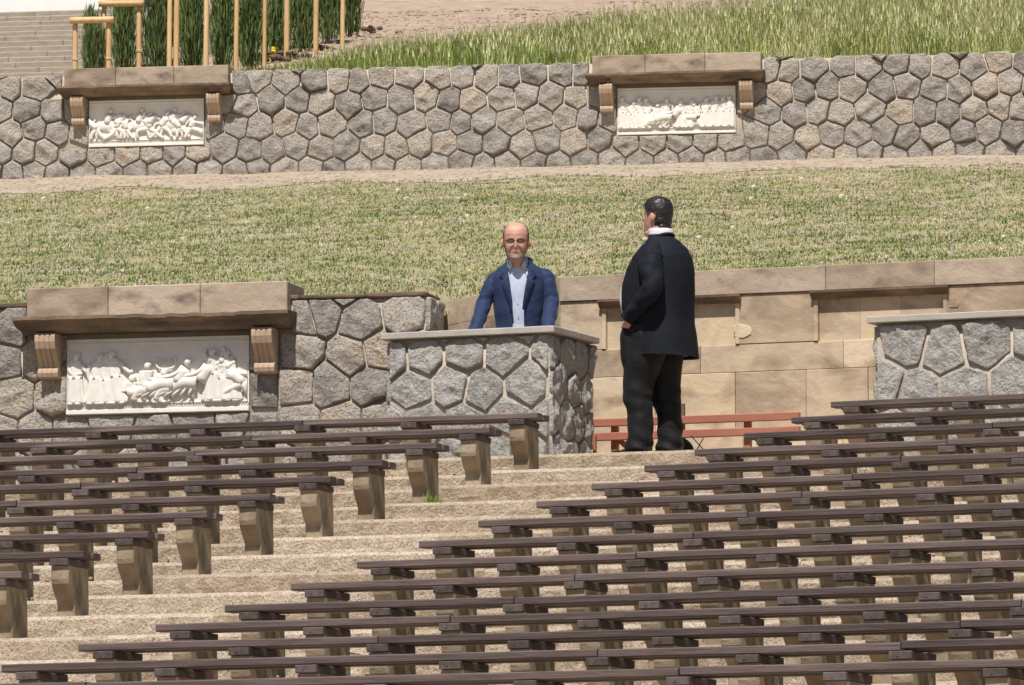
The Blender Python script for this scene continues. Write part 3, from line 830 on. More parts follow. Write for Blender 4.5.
def lawn_z(x, t):
    a, b = front_at(x, FR), back_at(x)
    q = LF0.lerp(LF1, min(1, max(0, (x-LF0.x)/(LF1.x-LF0.x)))); qy, qz = q.y, q.z
    if x < LF0.x or x > LF1.x: qy, qz = a.y, a.z
    y = a.y+(b.y-a.y)*t
    slope = (b.z-qz)/(b.y-qy)
    xc = min(REC[1], max(REC[0], x)); yf = front_at(xc, FR).y
    q = LF0.lerp(LF1, min(1, max(0, (xc-LF0.x)/(LF1.x-LF0.x))))
    amp = LAND+SWH-.04-(q.z+slope*(yf-q.y))
    dip = amp*math.exp(-((x-xc)/.45)**2)*math.exp(-max(0, y-yf)/2.2)
    p = Vector((x, y, qz+slope*(y-qy) + dip))
    p.z += .10*math.sin(t*math.pi)*noise.noise(Vector((x*.25, t*3, 0))) + .03*noise.noise(Vector((p.x*1.1, p.y*1.1, 2)))*min(1, t*12)
    return p
mb = MB(); nx, ny = 110, 120; vs = []; fs = []
xs = [-10+19*i/nx for i in range(nx+1)]
for x in xs:
    for j in range(ny+1): p = lawn_z(x, j/ny); vs.append((x, p.y, p.z))
for i in range(nx):
    for j in range(ny):
        q = i*(ny+1)+j; fs.append((q, q+ny+1, q+ny+2, q+1))
mb.add(vs, fs); o = mb.build('lawn', M['lawn'], smooth=True); tag(o, kind='structure')
# bare strip along the foot of the upper wall
mb = MB(); vs = []; fs = []; nj = 14
for i, x in enumerate(xs):
    t0 = .87 + .05*noise.noise(Vector((x*.8, 3, 0)))
    for j in range(nj+1):
        p = lawn_z(x, t0+(1-t0)*j/nj); vs.append((x, p.y, p.z+.005+.02*math.sin(min(1, j/3)*math.pi/2)))
for i in range(nx):
    for j in range(nj):
        q = i*(nj+1)+j; fs.append((q, q+nj+1, q+nj+2, q+1))
mb.add(vs, fs); o = mb.build('path', M['path'], smooth=True); tag(o, kind='structure')
# short patchy grass and straw
mb = MB(); rg = random.Random(17)
for i in range(105000):
    x = rg.uniform(-7.2, 7.2); t = rg.random()**1.1
    if t > .90: continue
    p = lawn_z(x, t)
    if abs(p.x) > p.y*(530/F)+.1: continue
    d = noise.noise(Vector((p.x*.8, p.y*.16, 0)))*.5 + noise.noise(Vector((p.x*2.6, p.y*.5, 5)))*.5
    green = .92 + 1.3*d - max(0, (t-.62))*1.4 - .22*min(1, max(0, (p.x+.3)/2.2)) + .08*(p.x < -1)
    if t > .74 and rg.random() < (t-.74)*5: continue
    g = rg.random() < green
    h = rg.uniform(.014, .034) if g else rg.uniform(.007, .022)
    tt = rg.uniform(.08,.46) if g else rg.uniform(.55,.98)
    for b in range(rg.randint(2, 4)):
        a = rg.uniform(0, 6.28); ox, oy = rg.uniform(-.03,.03), rg.uniform(-.05,.05); w = rg.uniform(.003,.007)*(1 if g else 1.3); ln = h*rg.uniform(.6,1.2); le = rg.uniform(.2,1.1)*ln
        bx, by = p.x+ox, p.y+oy
        mb.add([(bx-w*math.sin(a), by+w*math.cos(a), p.z-.005), (bx+w*math.sin(a), by-w*math.cos(a), p.z-.005), (bx+le*math.cos(a), by+le*math.sin(a), p.z+ln)], [(0,1,2)], 0, tt)
o = mb.build('grass', M['grass']); tag(o, kind='stuff')
# pebbles and clods in the lawn
mb = MB()
for i in range(1500):
    x = rg.uniform(-7, 7); t = rg.random(); p = lawn_z(x, t); r = rg.uniform(.006,.015)*(1+1.2*(rg.random() < .04))
    mb.blob((p.x, p.y, p.z+r*.2), (r*1.2, r, r*.8), n=5, k=3, t=rg.random())
o = mb.build('pebbles', M['pebble']); tag(o, kind='stuff')
mb = MB()
for i in range(16000):
    x = rg.uniform(-7, 7); t = rg.random()**.8; p = lawn_z(x, t); r = rg.uniform(.006,.02)
    if abs(p.x) > p.y*(530/F)+.1: continue
    mb.blob((p.x, p.y, p.z+r*.2+(.02 if t > .86 else 0)), (r*1.3, r, r*.9), n=5, k=3, t=rg.random())
o = mb.build('clods', M['path']); tag(o, kind='stuff')

# ------------------------------------------------------------------ slope above the upper wall
UZ = UFOOT + UWH
def up_pt(s, d):
    """s along the upper wall, d metres up the slope behind it"""
    p = fu.w(s, .30+d, 0)
    z = UZ - .05 + .195*d + .08*noise.noise(Vector((s*.5, d*.4, 1)))*min(1, d/2) + .03*noise.noise(Vector((s*2, d*2, 1)))*min(1, d)
    return Vector((p.x, p.y, z))
mb = MB(); vs = []; fs = []; na, nb = 90, 110
for i in range(na+1):
    for j in range(nb+1): vs.append(up_pt(-24+48*i/na, 60*(j/nb)**1.5))
for i in range(na):
    for j in range(nb):
        q = i*(nb+1)+j; fs.append((q, q+nb+1, q+nb+2, q+1))
mb.add(vs, fs); o = mb.build('hillside', M['soil'], smooth=True); tag(o, kind='structure')
# clods on the bare bank
mb = MB(); rg = random.Random(23)
for i in range(9000):
    s = rg.uniform(-7, 7.5); d = rg.uniform(2, 24); p = up_pt(s, d); r = rg.uniform(.006,.02)*(1+rg.random()**8)
    if 512+F*p.x/p.y < 190: continue
    mb.blob((p.x, p.y, p.z+r*.2), (r*1.3, r, r*.8), n=6, k=4, t=rg.random())
o = mb.build('clods', M['soil']); tag(o, kind='stuff')
# meadow grass
mb = MB(); rg = random.Random(29)
def blade(mb, p, h, w, lean, a, t, seedhead=False):
    dx, dy = math.cos(a), math.sin(a); sx, sy = -dy*w, dx*w
    q = [Vector((p.x, p.y, p.z-.03)), Vector((p.x+dx*lean*.3, p.y+dy*lean*.3, p.z+h*.55)), Vector((p.x+dx*lean, p.y+dy*lean, p.z+h))]
    mb.add([(q[0].x-sx,q[0].y-sy,q[0].z),(q[0].x+sx,q[0].y+sy,q[0].z),(q[1].x-sx*.8,q[1].y-sy*.8,q[1].z),(q[1].x+sx*.8,q[1].y+sy*.8,q[1].z),tuple(q[2])],[(0,1,3,2),(2,3,4)],0,t)
    if seedhead:
        e = q[2]; mb.add([(e.x-sx*1.8,e.y-sy*1.8,e.z-.05),(e.x+sx*1.8,e.y+sy*1.8,e.z-.05),(e.x+dx*.02,e.y+dy*.02,e.z+.04)],[(0,1,2)],0,1.0)
for i in range(62000):
    s = rg.uniform(-7.5, 7.5); d = rg.random()**1.3*19
    px = 512 + s*84
    n1 = noise.noise(Vector((s*.6, d*.25, 7))); n2 = noise.noise(Vector((s*1.7, d*.6, 9)))
    lim = 13 + 3*n1 + 2.5*(px > 650) - 1.0*(px < 470)
    bed = -3.8 + .125*d                      # edge of the shrub bed
    if s < bed+.15: continue
    near = min(1, (s-bed)/.7)
    if d > lim and rg.random() > .03: continue
    if near < 1 and rg.random() > .75+.25*near + n2*.8: continue
    tall = (.25+.75*min(1, (s-bed)/2.2))*(.36 + .24*max(-.6, n1+.4*n2))*(1.2 if px > 560 else .8)
    h = max(.05, tall*rg.uniform(.55,1.3))
    if d < .3: h *= .8
    wind = -.6 if px > 650 else 0.0
    t = min(1, max(0, .42 + .5*n2 + rg.uniform(-.35,.35) + (.12 if px > 600 else -.08)))
    blade(mb, up_pt(s, d), h, rg.uniform(.003,.007), h*rg.uniform(.1,.8), rg.uniform(0,6.28) if rg.random() < .6 else 3.4+rg.uniform(-.5,.5), t, rg.random() < .34 and h > .22)
o = mb.build('meadow_grass', M['meadow']); tag(o, kind='stuff')

# ------------------------------------------------------------------ shrubs, stakes, staircase, building
def on_slope(px, d):
    lo, hi = -14, 10
    for _ in range(30):
        s = (lo+hi)/2; p = up_pt(s, d)
        if 512+F*p.x/p.y < px: lo = s
        else: hi = s
    return up_pt(lo, d)
def shrub_meshes(h, r, seed, n=1500):
    mb = MB(); g = random.Random(seed)
    leaders = [(g.gauss(0,.35*r), g.gauss(0,.35*r), g.uniform(.72,1.05)*h) for _ in range(9)]
    for i in range(n):
        lx, ly, lh = g.choice(leaders); t = g.random()**.8; z = lh*t
        rr = r*(.55+.6*math.sin(min(1, t*1.05)*math.pi*.8+.35))*.62*g.random()**.5
        a = g.uniform(0,6.28); x = lx+rr*math.cos(a); y = ly+rr*math.sin(a)
        ln = g.uniform(.07,.2)*(1.1-.3*t); tl = g.uniform(.05,.3)
        dx, dy = math.cos(a)*tl*ln, math.sin(a)*tl*ln; b = g.uniform(0,3.14); w = g.uniform(.004,.010)
        sx, sy = w*math.cos(b), w*math.sin(b)
        mb.add([(x-sx*.5,y-sy*.5,z),(x+sx*.5,y+sy*.5,z),(x+dx*.6+sx,y+dy*.6+sy,z+ln*.55),(x+dx,y+dy,z+ln),(x+dx*.6-sx,y+dy*.6-sy,z+ln*.55)],[(0,1,2,3,4)],0,min(1,max(0,.4+.35*(rr/r)+g.uniform(-.4,.4))))
    ms = MB()
    for lx, ly, lh in leaders[:5]: ms.tube([(lx*.3,ly*.3,-.05),(lx*.8,ly*.8,lh*.5),(lx,ly,lh*.9)],[.014,.010,.004],n=6,sub=2)
    return mb, ms
shr = []
for i, (h, r) in enumerate(((1.0,.15),(1.35,.16),(1.7,.195))):
    a, b = shrub_meshes(h, r, 91+i, (1500,2300,3400)[i])
    f = a.mesh('foliage'); f.materials.append(M['leaf']); st = b.mesh('stem'); st.materials.append(M['stem']); shr.append((f, st))
SH = [(90,.75,0,.80,'small green yew shrub inside the low front stake frame'),
      (121,1.5,1,.95,'green yew shrub behind the lower crossbar of the stake frames'),
      (150,1.7,1,.95,'narrow green yew shrub right of the taller stake frame'),
      (188,1.2,2,.85,'bushy dark yew shrub between the double stakes and a single stake'),
      (219,1.1,2,.85,'broad dark yew shrub above the right end of the stone hood'),
      (248,2.2,2,.85,'dark yew shrub left of the yellow marker'),
      (272,5.2,2,.95,'dark yew shrub rising behind the yellow marker'),
      (298,7.0,2,.95,'dark yew shrub between the two stakes beyond the marker'),
      (326,10.0,2,.95,'shaded yew shrub near the far end of the planting bed'),
      (167,3.8,2,1.0,'tall yew shrub behind the double stakes, second rank'),
      (346,12.5,1,1.0,'last small yew shrub at the far top of the bed')]
rg = random.Random(4)
for px, d, v, sc, lab in SH:
    e = empty('yew_shrub', on_slope(px, d), rg.uniform(0,6.28)); e.scale = (sc*1.05, sc*1.05, sc)
    tag(e, lab, 'shrub', 'young yew shrubs in the planting bed')
    for nm, me in zip(('foliage','stem'), shr[v]):
        o = bpy.data.objects.new(nm, me); COL.objects.link(o); o.parent = e
def pole(mb, p, q, r, seed=0):
    d = (Vector(q)-Vector(p)); mb.tube([p, Vector(p)+d*.33, Vector(p)+d*.66, q], [r*1.05, r, r*.97, r*.93], n=12, sub=2, wr=r*.12, seed=seed)
def stake_frame(px0, px1, ytop, d, label):
    a = on_slope(px0, d); b = on_slope(px1, d); top = at((px0+px1)/2, ytop, a.y).z
    e = empty('stake_frame', (a+b)/2); c = Vector((a+b)/2); tag(e, label, 'stake frame', 'wooden stake frames round the shrubs')
    for p in (a, b):
        mb = MB(); pole(mb, p-c-Vector((0,0,.15)), Vector((p.x, p.y, top))-c, .032, p.x); mb.build('post', M['stake'], e, smooth=True)
        mb = MB(); h = (top-p.z)*.35
        for k in range(2): mb.tube([(p.x-c.x+.036*math.cos(t), p.y-c.y+.036*math.sin(t), p.z-c.z+h+.015*k) for t in [i*.7 for i in range(10)]], [.006]*10, n=5, sub=1)
        mb.build('tie', M['tie'], e)
    mb = MB(); u = (b-a).normalized(); pole(mb, Vector((a.x,a.y,top+.012))-c-u*.06-Vector((0,.05,0)), Vector((b.x,b.y,top+.012))-c+u*.06-Vector((0,.05,0)), .04, 3); mb.build('crossbar', M['stake'], e, smooth=True)
stake_frame(70.5, 104.5, 22, .35, 'front low frame of two round wooden posts joined by a crossbar')
stake_frame(99.5, 135.0, 5.5, .9, 'taller wooden frame behind the low one, crossbar near the photo top')
for px, d, h, r, lab in ((165.5,.5,1.45,.030,'left of the two touching wooden stakes above the stone hood'),
      (172.5,.5,1.5,.034,'right of the two touching wooden stakes above the stone hood'),
      (202.5,.4,1.5,.032,'single wooden stake over the right half of the stone hood'),
      (233,.25,1.55,.028,'wooden stake just right of the stone hood, against the upper wall'),
      (261.5,1.7,1.5,.026,'thin wooden stake left of the yellow marker'),
      (284,4.4,1.6,.034,'thick wooden stake right of the yellow marker'),
      (313.5,6.1,1.6,.034,'wooden stake next to the bare soil, two beyond the marker'),
      (340.5,8.6,1.6,.030,'reddish wooden stake farthest up the planting bed'),
      (357,16.0,1.6,.034,'farthest short stub of wooden stake at the photo top')):
    p = on_slope(px, d); e = MB(); pole(e, (0,0,-.15), (0.01,0,h), r, px); o = e.build('wooden_stake', M['stake'], smooth=True); o.location = p
    tag(o, lab, 'stake', 'single wooden stakes of the planting bed')
p = on_slope(266, 4.6); e = empty('marker_peg', p); tag(e, 'small leaning yellow plastic marker in the planting bed', 'marker')
mb = MB(); mb.tube([(0,0,-.1),(.03,0,.02),(.07,0,.16)],[.03,.032,.032],n=10,sub=2); mb.build('tube', M['yellow'], e, smooth=True)
mb = MB(); mb.tube([(.068,0,.158),(.076,0,.185)],[.037,.037],n=10,sub=1); mb.build('cap', M['yellow'], e)
# dug soil at shrub feet
mb = MB()
for px, d, r in ((281,4.9,.45),(305,8.2,.4),(268,4.4,.3),(352,14,.7)):
    p = on_slope(px, d)
    for i in range(60):
        a = rg.uniform(0,6.28); q = r*rg.random()**.6; s = rg.uniform(.015,.05)
        mb.blob((p.x+q*math.cos(a), p.y+q*math.sin(a)*1.4, p.z+.10*(1-q/r)), (s*1.2,s,s*.8), n=6, k=4, t=rg.random())
o = mb.build('dug_soil', M['stem']); tag(o, kind='stuff')
# wide stairs at the far left
a0 = on_slope(192, .45)
fst = Frame(190, a0.y, UZ-.12, UYAW)
ws = empty('stone_staircase', fst.o, -fst.yaw); tag(ws, 'wide flight of thin pale stone steps at the upper left, beside the shrubs', 'steps')
rs2 = random.Random(8); z = 0.0
for i in range(15):
    mb = MB(); x = -5.5; xe = -.105*i
    while x < xe-.01:
        e = min(xe, x+rs2.uniform(.5,1.1)); mb.box(x+.0003, e-.0003, .48*i+rs2.uniform(-.003,.003), .48*(i+1)+.03, .142*i-.4*(i == 0), .142*(i+1)-rs2.uniform(0,.008), bev=.012, t=rs2.uniform(.3,.7)); x = e
    mb.build('step', M['stairs'], ws)
top = .142*15
bl = empty('building', fst.w(0, 7.3, top), -fst.yaw); tag(bl, 'white building base with a large window at the top left corner', 'building')
xw = (fst.loc(106, 4, 7.3)[0])
mb = MB(); mb.box(-7, xw, 0, .4, -1.0, 3.2, bev=.01); mb.box(xw, xw+1.35, 0.01, .4, -1.0, .03, bev=.01); mb.box(xw, xw+1.35, .01, .4, 2.4, 3.2); mb.build('wall', M['white'], bl)
wn = MB(); 
for x0, x1, z0, z1 in ((xw,xw+.09,.03,2.4),(xw+1.25,xw+1.35,.03,2.4),(xw+.09,xw+1.25,.03,.11),(xw+.09,xw+1.25,2.3,2.4)): wn.box(x0,x1,.05,.15,z0,z1,bev=.008)
wn = wn.build('window', M['metal'], bl); mb = MB(); mb.box(xw+.09, xw+1.25, .09, .105, .11, 2.3); mb.build('pane', M['glass'], wn)

st = left_start(2); e = MB(); g = random.Random(2)
for i in range(60):
    a = g.uniform(0,6.28); r = .05*g.random(); h = g.uniform(.03,.08); w = .006
    e.add([(r*math.cos(a)-w, r*math.sin(a), 0),(r*math.cos(a)+w, r*math.sin(a), 0),((r+.03)*math.cos(a), (r+.03)*math.sin(a), h)],[(0,1,2)],0,g.uniform(.1,.5))
o = e.build('weed', M['meadow']); o.location = (st.x-.02, st.y+.12, tread(2)); tag(o, 'small green weed at the foot of a bench support beside the steps', 'weed')

# ------------------------------------------------------------------ red rail and wheel behind the man
frr = Frame(600, 48.2, LAND, R(20.9))
rr = empty('red_railing', frr.o, -frr.yaw); tag(rr, 'low red painted wooden railing with two rails before the sandstone wall', 'railing')
zr = frr.loc(600, 423)[1]; zr2 = frr.loc(600, 437)[1]
x1 = frr.loc(800, 415)[0]; x0 = frr.loc(592, 420)[0]-.35
for z in (zr, zr2):
    mb = MB(); mb.box(x0, x1, -.02, .02, z-.03, z+.03, bev=.005); mb.build('rail', M['redwood'], rr)
for px in (613, 746):
    x = frr.loc(px, 430)[0]; mb = MB(); mb.box(x-.027, x+.027, .022, .07, -.02, zr+.026, bev=.005); mb.build('post', M['redwood'], rr)
x = frr.loc(596.5, 430)[0]; mb = MB(); mb.box(x-.012, x+.012, -.055, -.022, -.02, zr2+.01, bev=.004); mb.build('post', M['redwood'], rr)
mb = MB(); xa = frr.loc(616, 430)[0]; Mx = Matrix.Translation((xa+.10, .045, zr2-.10)) @ Matrix.Rotation(R(40), 4, 'Y'); mb.box(-.15, .12, -.02, .02, -.02, .02, bev=.004, M=Mx); mb.build('brace', M['redwood'], rr)
x = frr.loc(681, 420)[0]; mb = MB(); mb.box(x-.015, x+.015, .03, .06, -.02, zr+.13, bev=.003); mb.build('peg', M['cornice'], rr)
fw = Frame(677, 47.7, LAND, R(20))
wh = empty('cart_wheel', fw.w(0,0,0), -fw.yaw); tag(wh, 'small dark wheel half hidden behind the standing man\'s shoes', 'wheel')
mb = MB(); c = (0, .02, .0); rings = []
RW = .115
mb.tube([(RW*math.cos(i*math.pi/16), .02, .075+RW*math.sin(i*math.pi/16)) for i in range(33)], [.018]*33, n=8, sub=1); mb.build('tyre', M['rubber'], wh, smooth=True)
mb = MB(); 
n = 28
for y in (.012, .028):
    vs = [(.105*math.cos(2*math.pi*i/n), y, .075+.105*math.sin(2*math.pi*i/n)) for i in range(n)]
    mb.add(vs, [tuple(range(n))])
mb.tube([(0,-.01,.075),(0,.05,.075)],[.02,.02],n=10,sub=1); mb.build('disc', M['rubber'], wh)
mb = MB()
for (a, b) in (((.09,.22),(.20,.10)),((.19,.20),(.10,.05))): mb.tube([(a[0],.06,a[1]),(b[0],.06,b[1])],[.004,.004],n=6,sub=1)
mb.build('spoke', M['rubber'], wh)

# ------------------------------------------------------------------ people
def evaluated(o):
    bpy.context.view_layer.update()
    dg = bpy.context.evaluated_depsgraph_get(); me = bpy.data.meshes.new_from_object(o.evaluated_get(dg)); return me
def interp(tab, z):
    """piecewise smooth interpolation of rows (z, a, b, ...)"""
    if z <= tab[0][0]: return tab[0][1:]
    for r0, r1 in zip(tab[:-1], tab[1:]):
        if z <= r1[0]:
            t = (z-r0[0])/(r1[0]-r0[0]); t = t*t*(3-2*t)*.5+t*.5
            return tuple(a+(b-a)*t for a, b in zip(r0[1:], r1[1:]))
    return tab[-1][1:]
G3 = lambda x, s: math.exp(-(x/s)**2)
HEAD = [(0,.030,-.085,-.028),(.018,.044,-.098,.000),(.04,.056,-.098,.030),(.065,.065,-.094,.062),(.09,.071,-.091,.080),(.12,.076,-.088,.091),(.15,.079,-.090,.098),(.185,.079,-.092,.099),(.215,.074,-.083,.093),(.24,.062,-.064,.078),(.258,.043,-.038,.054),(.268,.018,-.012,.024)]
def head_pt(th, z, off=0.0, wide=1.0):
    """th = 0 at the face, z above the chin; the face looks along -y"""
    hw, fy, by = interp(HEAD, z); hw *= wide
    cy = (fy+by)/2*.3; cx = math.sin(th); c = math.cos(th)
    d = (cy-fy) if c > 0 else (by-cy)
    x = hw*math.copysign(abs(cx)**.9, cx); y = cy - d*math.copysign(abs(c)**.85, c)
    if c > 0:
        y -= .024*G3(x, .010+.006*max(0,(.125-z)/.05))*G3(z-.098, .018) + .014*G3(x, .008)*G3(z-.125, .022)   # nose
        y += .011*G3(abs(x)-.031, .015)*G3(z-.136, .012)                                                        # eye sockets
        y -= .006*G3(abs(x)-.028, .025)*G3(z-.156, .010)                                                        # brows
        y -= .005*G3(abs(x)-.045, .02)*G3(z-.10, .02)                                                           # cheeks
        y -= .006*G3(x, .02)*G3(z-.062, .010)                                                                   # lips
        y += .005*G3(x, .022)*G3(z-.0625, .0025)
        y -= .006*G3(x, .02)*G3(z-.02, .014)                                                                    # chin
    v = Vector((x, y, z))
    if off:
        n = Vector((math.sin(th)*.9, -math.cos(th), max(-.3, (z-.15)*7))); n.normalize(); v += n*off
    return v
def head_loft(mb, m=0):
    zs = [.268*(i/44) for i in range(45)]
    mb.loft([[head_pt(2*math.pi*j/48, z) for j in range(48)] for z in zs], m)
def shell(mb, inside, off, m=0, wide=1.0, nz=46, nt=56):
    """thin covering over the part of the head where inside(th,z) is true"""
    idx = {}; vs = []; fs = []
    for i in range(nz+1):
        z = .002+.266*i/nz
        for j in range(nt):
            th = 2*math.pi*j/nt
            if inside((th+math.pi) % (2*math.pi)-math.pi, z):
                o = off*(1+.35*noise.noise(Vector((th*6, z*60, off*100)))); idx[i,j] = len(vs); vs.append(head_pt(th, z, o, wide))
    for i in range(nz):
        for j in range(nt):
            k = [(i,j),(i,(j+1)%nt),(i+1,(j+1)%nt),(i+1,j)]
            if all(q in idx for q in k): fs.append(tuple(idx[q] for q in k))
    top = [idx[nz,j] for j in range(nt) if (nz,j) in idx]
    if len(top) == nt: fs.append(tuple(top))
    mb.add(vs, fs, m)
def hand(mb, wrist, direction, palm_n, side, curl=.35):
    """palm, four unequal fingers with bends and a thumb"""
    d = Vector(direction).normalized(); n = Vector(palm_n); n = (n-d*n.dot(d)).normalized(); s = d.cross(n)*side
    w = Vector(wrist)
    mb.blob(w+d*.045, (.040,.017,.05), rot=Matrix((s, n, d)).transposed().to_4x4(), n=12, k=8)
    for k, ln in enumerate((.070,.080,.075,.058)):
        b = w+d*.082+s*(-.030+.020*k); p = [b-d*.03, b]; cur = d.copy(); a = 0
        for seg in (.45,.32,.23):
            a += curl; cur = d*math.cos(a)+n*math.sin(a); p.append(p[-1]+cur*ln*seg)
        mb.tube(p, [.010,.0095,.009,.0085,.007], n=8, sub=2)
    b = w+d*.03-s*.03
    mb.tube([b, b-s*.022+d*.022+n*.008, b-s*.032+d*.050+n*.014, b-s*.030+d*.07+n*.02], [.013,.012,.0105,.008], n=8, sub=2)
def ring(cx, cy, z, a, bf, bb, n=64, p=2.3, fn=None):
    out = []
    for j in range(n):
        th = 2*math.pi*j/n; s, c = math.sin(th), math.cos(th)
        x = a*math.copysign(abs(s)**(2/p), s); y = -(bf if c > 0 else bb)*math.copysign(abs(c)**(2/p), c)
        k = 1+(fn(th, z) if fn else 0)
        out.append(Vector((cx+x*k, cy+y*k, z)))
    return out
def body(name, parent, parts, voxel=.006):
    mb = MB(); parts(mb); o = mb.build(name, M['skin'], parent)
    fix(o)
    r = o.modifiers.new('r','REMESH'); r.mode = 'VOXEL'; r.voxel_size = voxel
    s = o.modifiers.new('s','SMOOTH'); s.iterations = 2; s.factor = .4
    me = evaluated(o); me.polygons.foreach_set('use_smooth', [True]*len(me.polygons)); o.modifiers.clear(); o.data = me; me.name = name
    if not me.materials: me.materials.append(M['skin'])
    return o
def eyes(mb, m=0):
    for s in (-1, 1): mb.blob((s*.031, head_pt(s*.38, .136).y-.0015, .136), (.010,.005,.0055), n=10, k=6, m=m)
def HT(base, yaw=0, tilt=0, k=1.0): return Matrix.Translation(base) @ Matrix.Rotation(yaw, 4, 'Z') @ Matrix.Rotation(tilt, 4, 'X') @ Matrix.Scale(k, 4)
def xform(mb, Mx, start=0):
    mb.v[start:] = [tuple(Mx @ Vector(p)) for p in mb.v[start:]]
def fold(seed, amp=.03, fz=9, ft=2.0):
    return lambda th, z: amp*noise.noise(Vector((math.cos(th)*ft+seed, math.sin(th)*ft, z*fz))) + amp*.5*noise.noise(Vector((math.cos(th)*ft*2.2+seed, math.sin(th)*ft*2.2, z*fz*2+4)))

def trouser_fold(th, t):
    return .007*math.sin(52*t+2.6*math.cos(th+.6))*math.exp(-((t-.93)/.10)**2) + .0045*math.sin(44*t+2.4*math.sin(th+1))*math.exp(-((t-.55)/.13)**2) + .003*math.sin(30*t+3*math.sin(th))*math.exp(-((t-.22)/.12)**2)
def sleeve_fold(th, t):
    return .0022*math.sin(40*t+2.6*math.cos(th+1))*math.exp(-((t-.60)/.16)**2) + .0025*math.sin(46*t+2*math.sin(th))*math.exp(-((t-.93)/.10)**2) + .0015*math.sin(34*t+3*math.sin(th+2))*math.exp(-((t-.28)/.10)**2)
# ---- man in blue behind the podium (faces the camera: local -y)
pb_ = at(520, 326, 48.05)
man = empty('person', (pb_.x, pb_.y, LAND), R(-4)); tag(man, 'bald bearded man in blue blazer and pale shirt leaning on the stone podium', 'person')
HB = HT(Vector((-.022, -.10, 1.578)), R(2), R(6), 1.08) @ Matrix.Diagonal((1.10,1.03,1,1))
SHL, SHR = Vector((-.182,-.01,1.485)), Vector((.192,-.01,1.50))
zs_ = PH+.028
WL = Vector((-.335,-.25,zs_+.012)); WR = Vector((.222,-.25,zs_+.012))
EL = Vector((-.27,-.06,1.25)); ER = Vector((.243,-.05,1.26))
TB = [(.80,.175,.125,.125,.04),(.95,.175,.135,.12,.03),(1.08,.165,.132,.115,.015),(1.22,.178,.135,.118,.0),(1.36,.195,.13,.12,-.015),(1.45,.19,.11,.115,-.03),(1.515,.155,.082,.105,-.04),(1.57,.092,.06,.078,-.05),(1.605,.07,.058,.064,-.055)]
def blue_body(mb):
    rings = []
    for i in range(26):
        z = .80+.785*i/25; a, bf, bb, cy = interp(TB, z); rings.append(ring(.0 if z < 1.4 else -.01, cy, z, a*.86, bf*.86, bb*.86, 32))
    mb.loft(rings)
    mb.tube([(-.012,-.05,1.50),(-.02,-.075,1.60),(-.022,-.09,1.66)],[.062,.058,.056],n=16)
    st = len(mb.v); head_loft(mb)
    for s in (-1,1): mb.blob((s*.087,.008,.122),(.012,.019,.032),rot=Matrix.Rotation(s*.35,4,'Z'),n=10,k=7)
    xform(mb, HB, st)
    for sh, el, wr in ((SHL,EL,WL),(SHR,ER,WR)): mb.tube([sh+Vector((-.04 if sh.x > 0 else .04,0,-.03)), el, wr],[.040,.036,.027],n=12)
    for s, x in ((-1,-.09),(1,.10)):
        mb.tube([(x,.03,.86),(x*1.05,.02,.48),(x*1.1,.05,.10)],[.088,.058,.04],n=14); mb.blob((x*1.1,-.03,.035),(.042,.12,.033),n=12,k=6)
    hand(mb, WL, (-.5,-.65,-.16), (0,-.1,-1), -1, .10); hand(mb, WR, (.35,-.65,-.16), (0,-.1,-1), 1, .10)
bo = body('body', man, blue_body, .0055)
mb = MB(); eyes(mb); xform(mb, HB); mb.build('eyes', M['eye'], man, smooth=True)
mb = MB(); shell(mb, lambda t, z: (abs(t) > 1.22 and .075 < z < .215 + .025*(abs(t) > 1.7) and not (1.35 < abs(t) < 1.75 and z < .15)), .005); xform(mb, HB); mb.build('hair', M['hairgrey'], man, smooth=True)
mb = MB(); shell(mb, lambda t, z: (abs(t) < 1.5 and z < .056-.010*math.cos(min(1.2,abs(t))*2.5)*(abs(t) < .8) + .05*max(0, abs(t)-.6) and z > .004) or (abs(t) < .42 and .068 < z < .080), .007); xform(mb, HB); mb.build('beard', M['beard'], man, smooth=True)
mb = MB(); shell(mb, lambda t, z: abs(t) < .28 and .057 < z < .067, .0035, nz=90, nt=80); xform(mb, HB); mb.build('lips', M['lip'], man, smooth=True)
gl = MB()
for s in (-1, 1):
    c = Vector((s*.033, -.110, .134)); gl.tube([c+Vector((.025*math.cos(i*.524), .006*abs(math.cos(i*.524))*0, .015*math.sin(i*.524))) for i in range(13)], [.0022]*13, n=6, sub=2)
    gl.tube([c+Vector((s*.025,0,.006)), Vector((s*.078,-.06,.142)), Vector((s*.086,.01,.140))],[.002]*3,n=5)
gl.tube([(-.009,-.112,.137),(0,-.116,.140),(.009,-.112,.137)],[.0022]*3,n=5)
xform(gl, HB); gl = gl.build('glasses', M['frame'], man, smooth=True)
ln = MB()
for s in (-1,1): ln.blob((s*.033,-.109,.134),(.024,.0012,.014),n=14,k=6)
xform(ln, HB); ln.build('lens', M['lens'], gl, smooth=True)
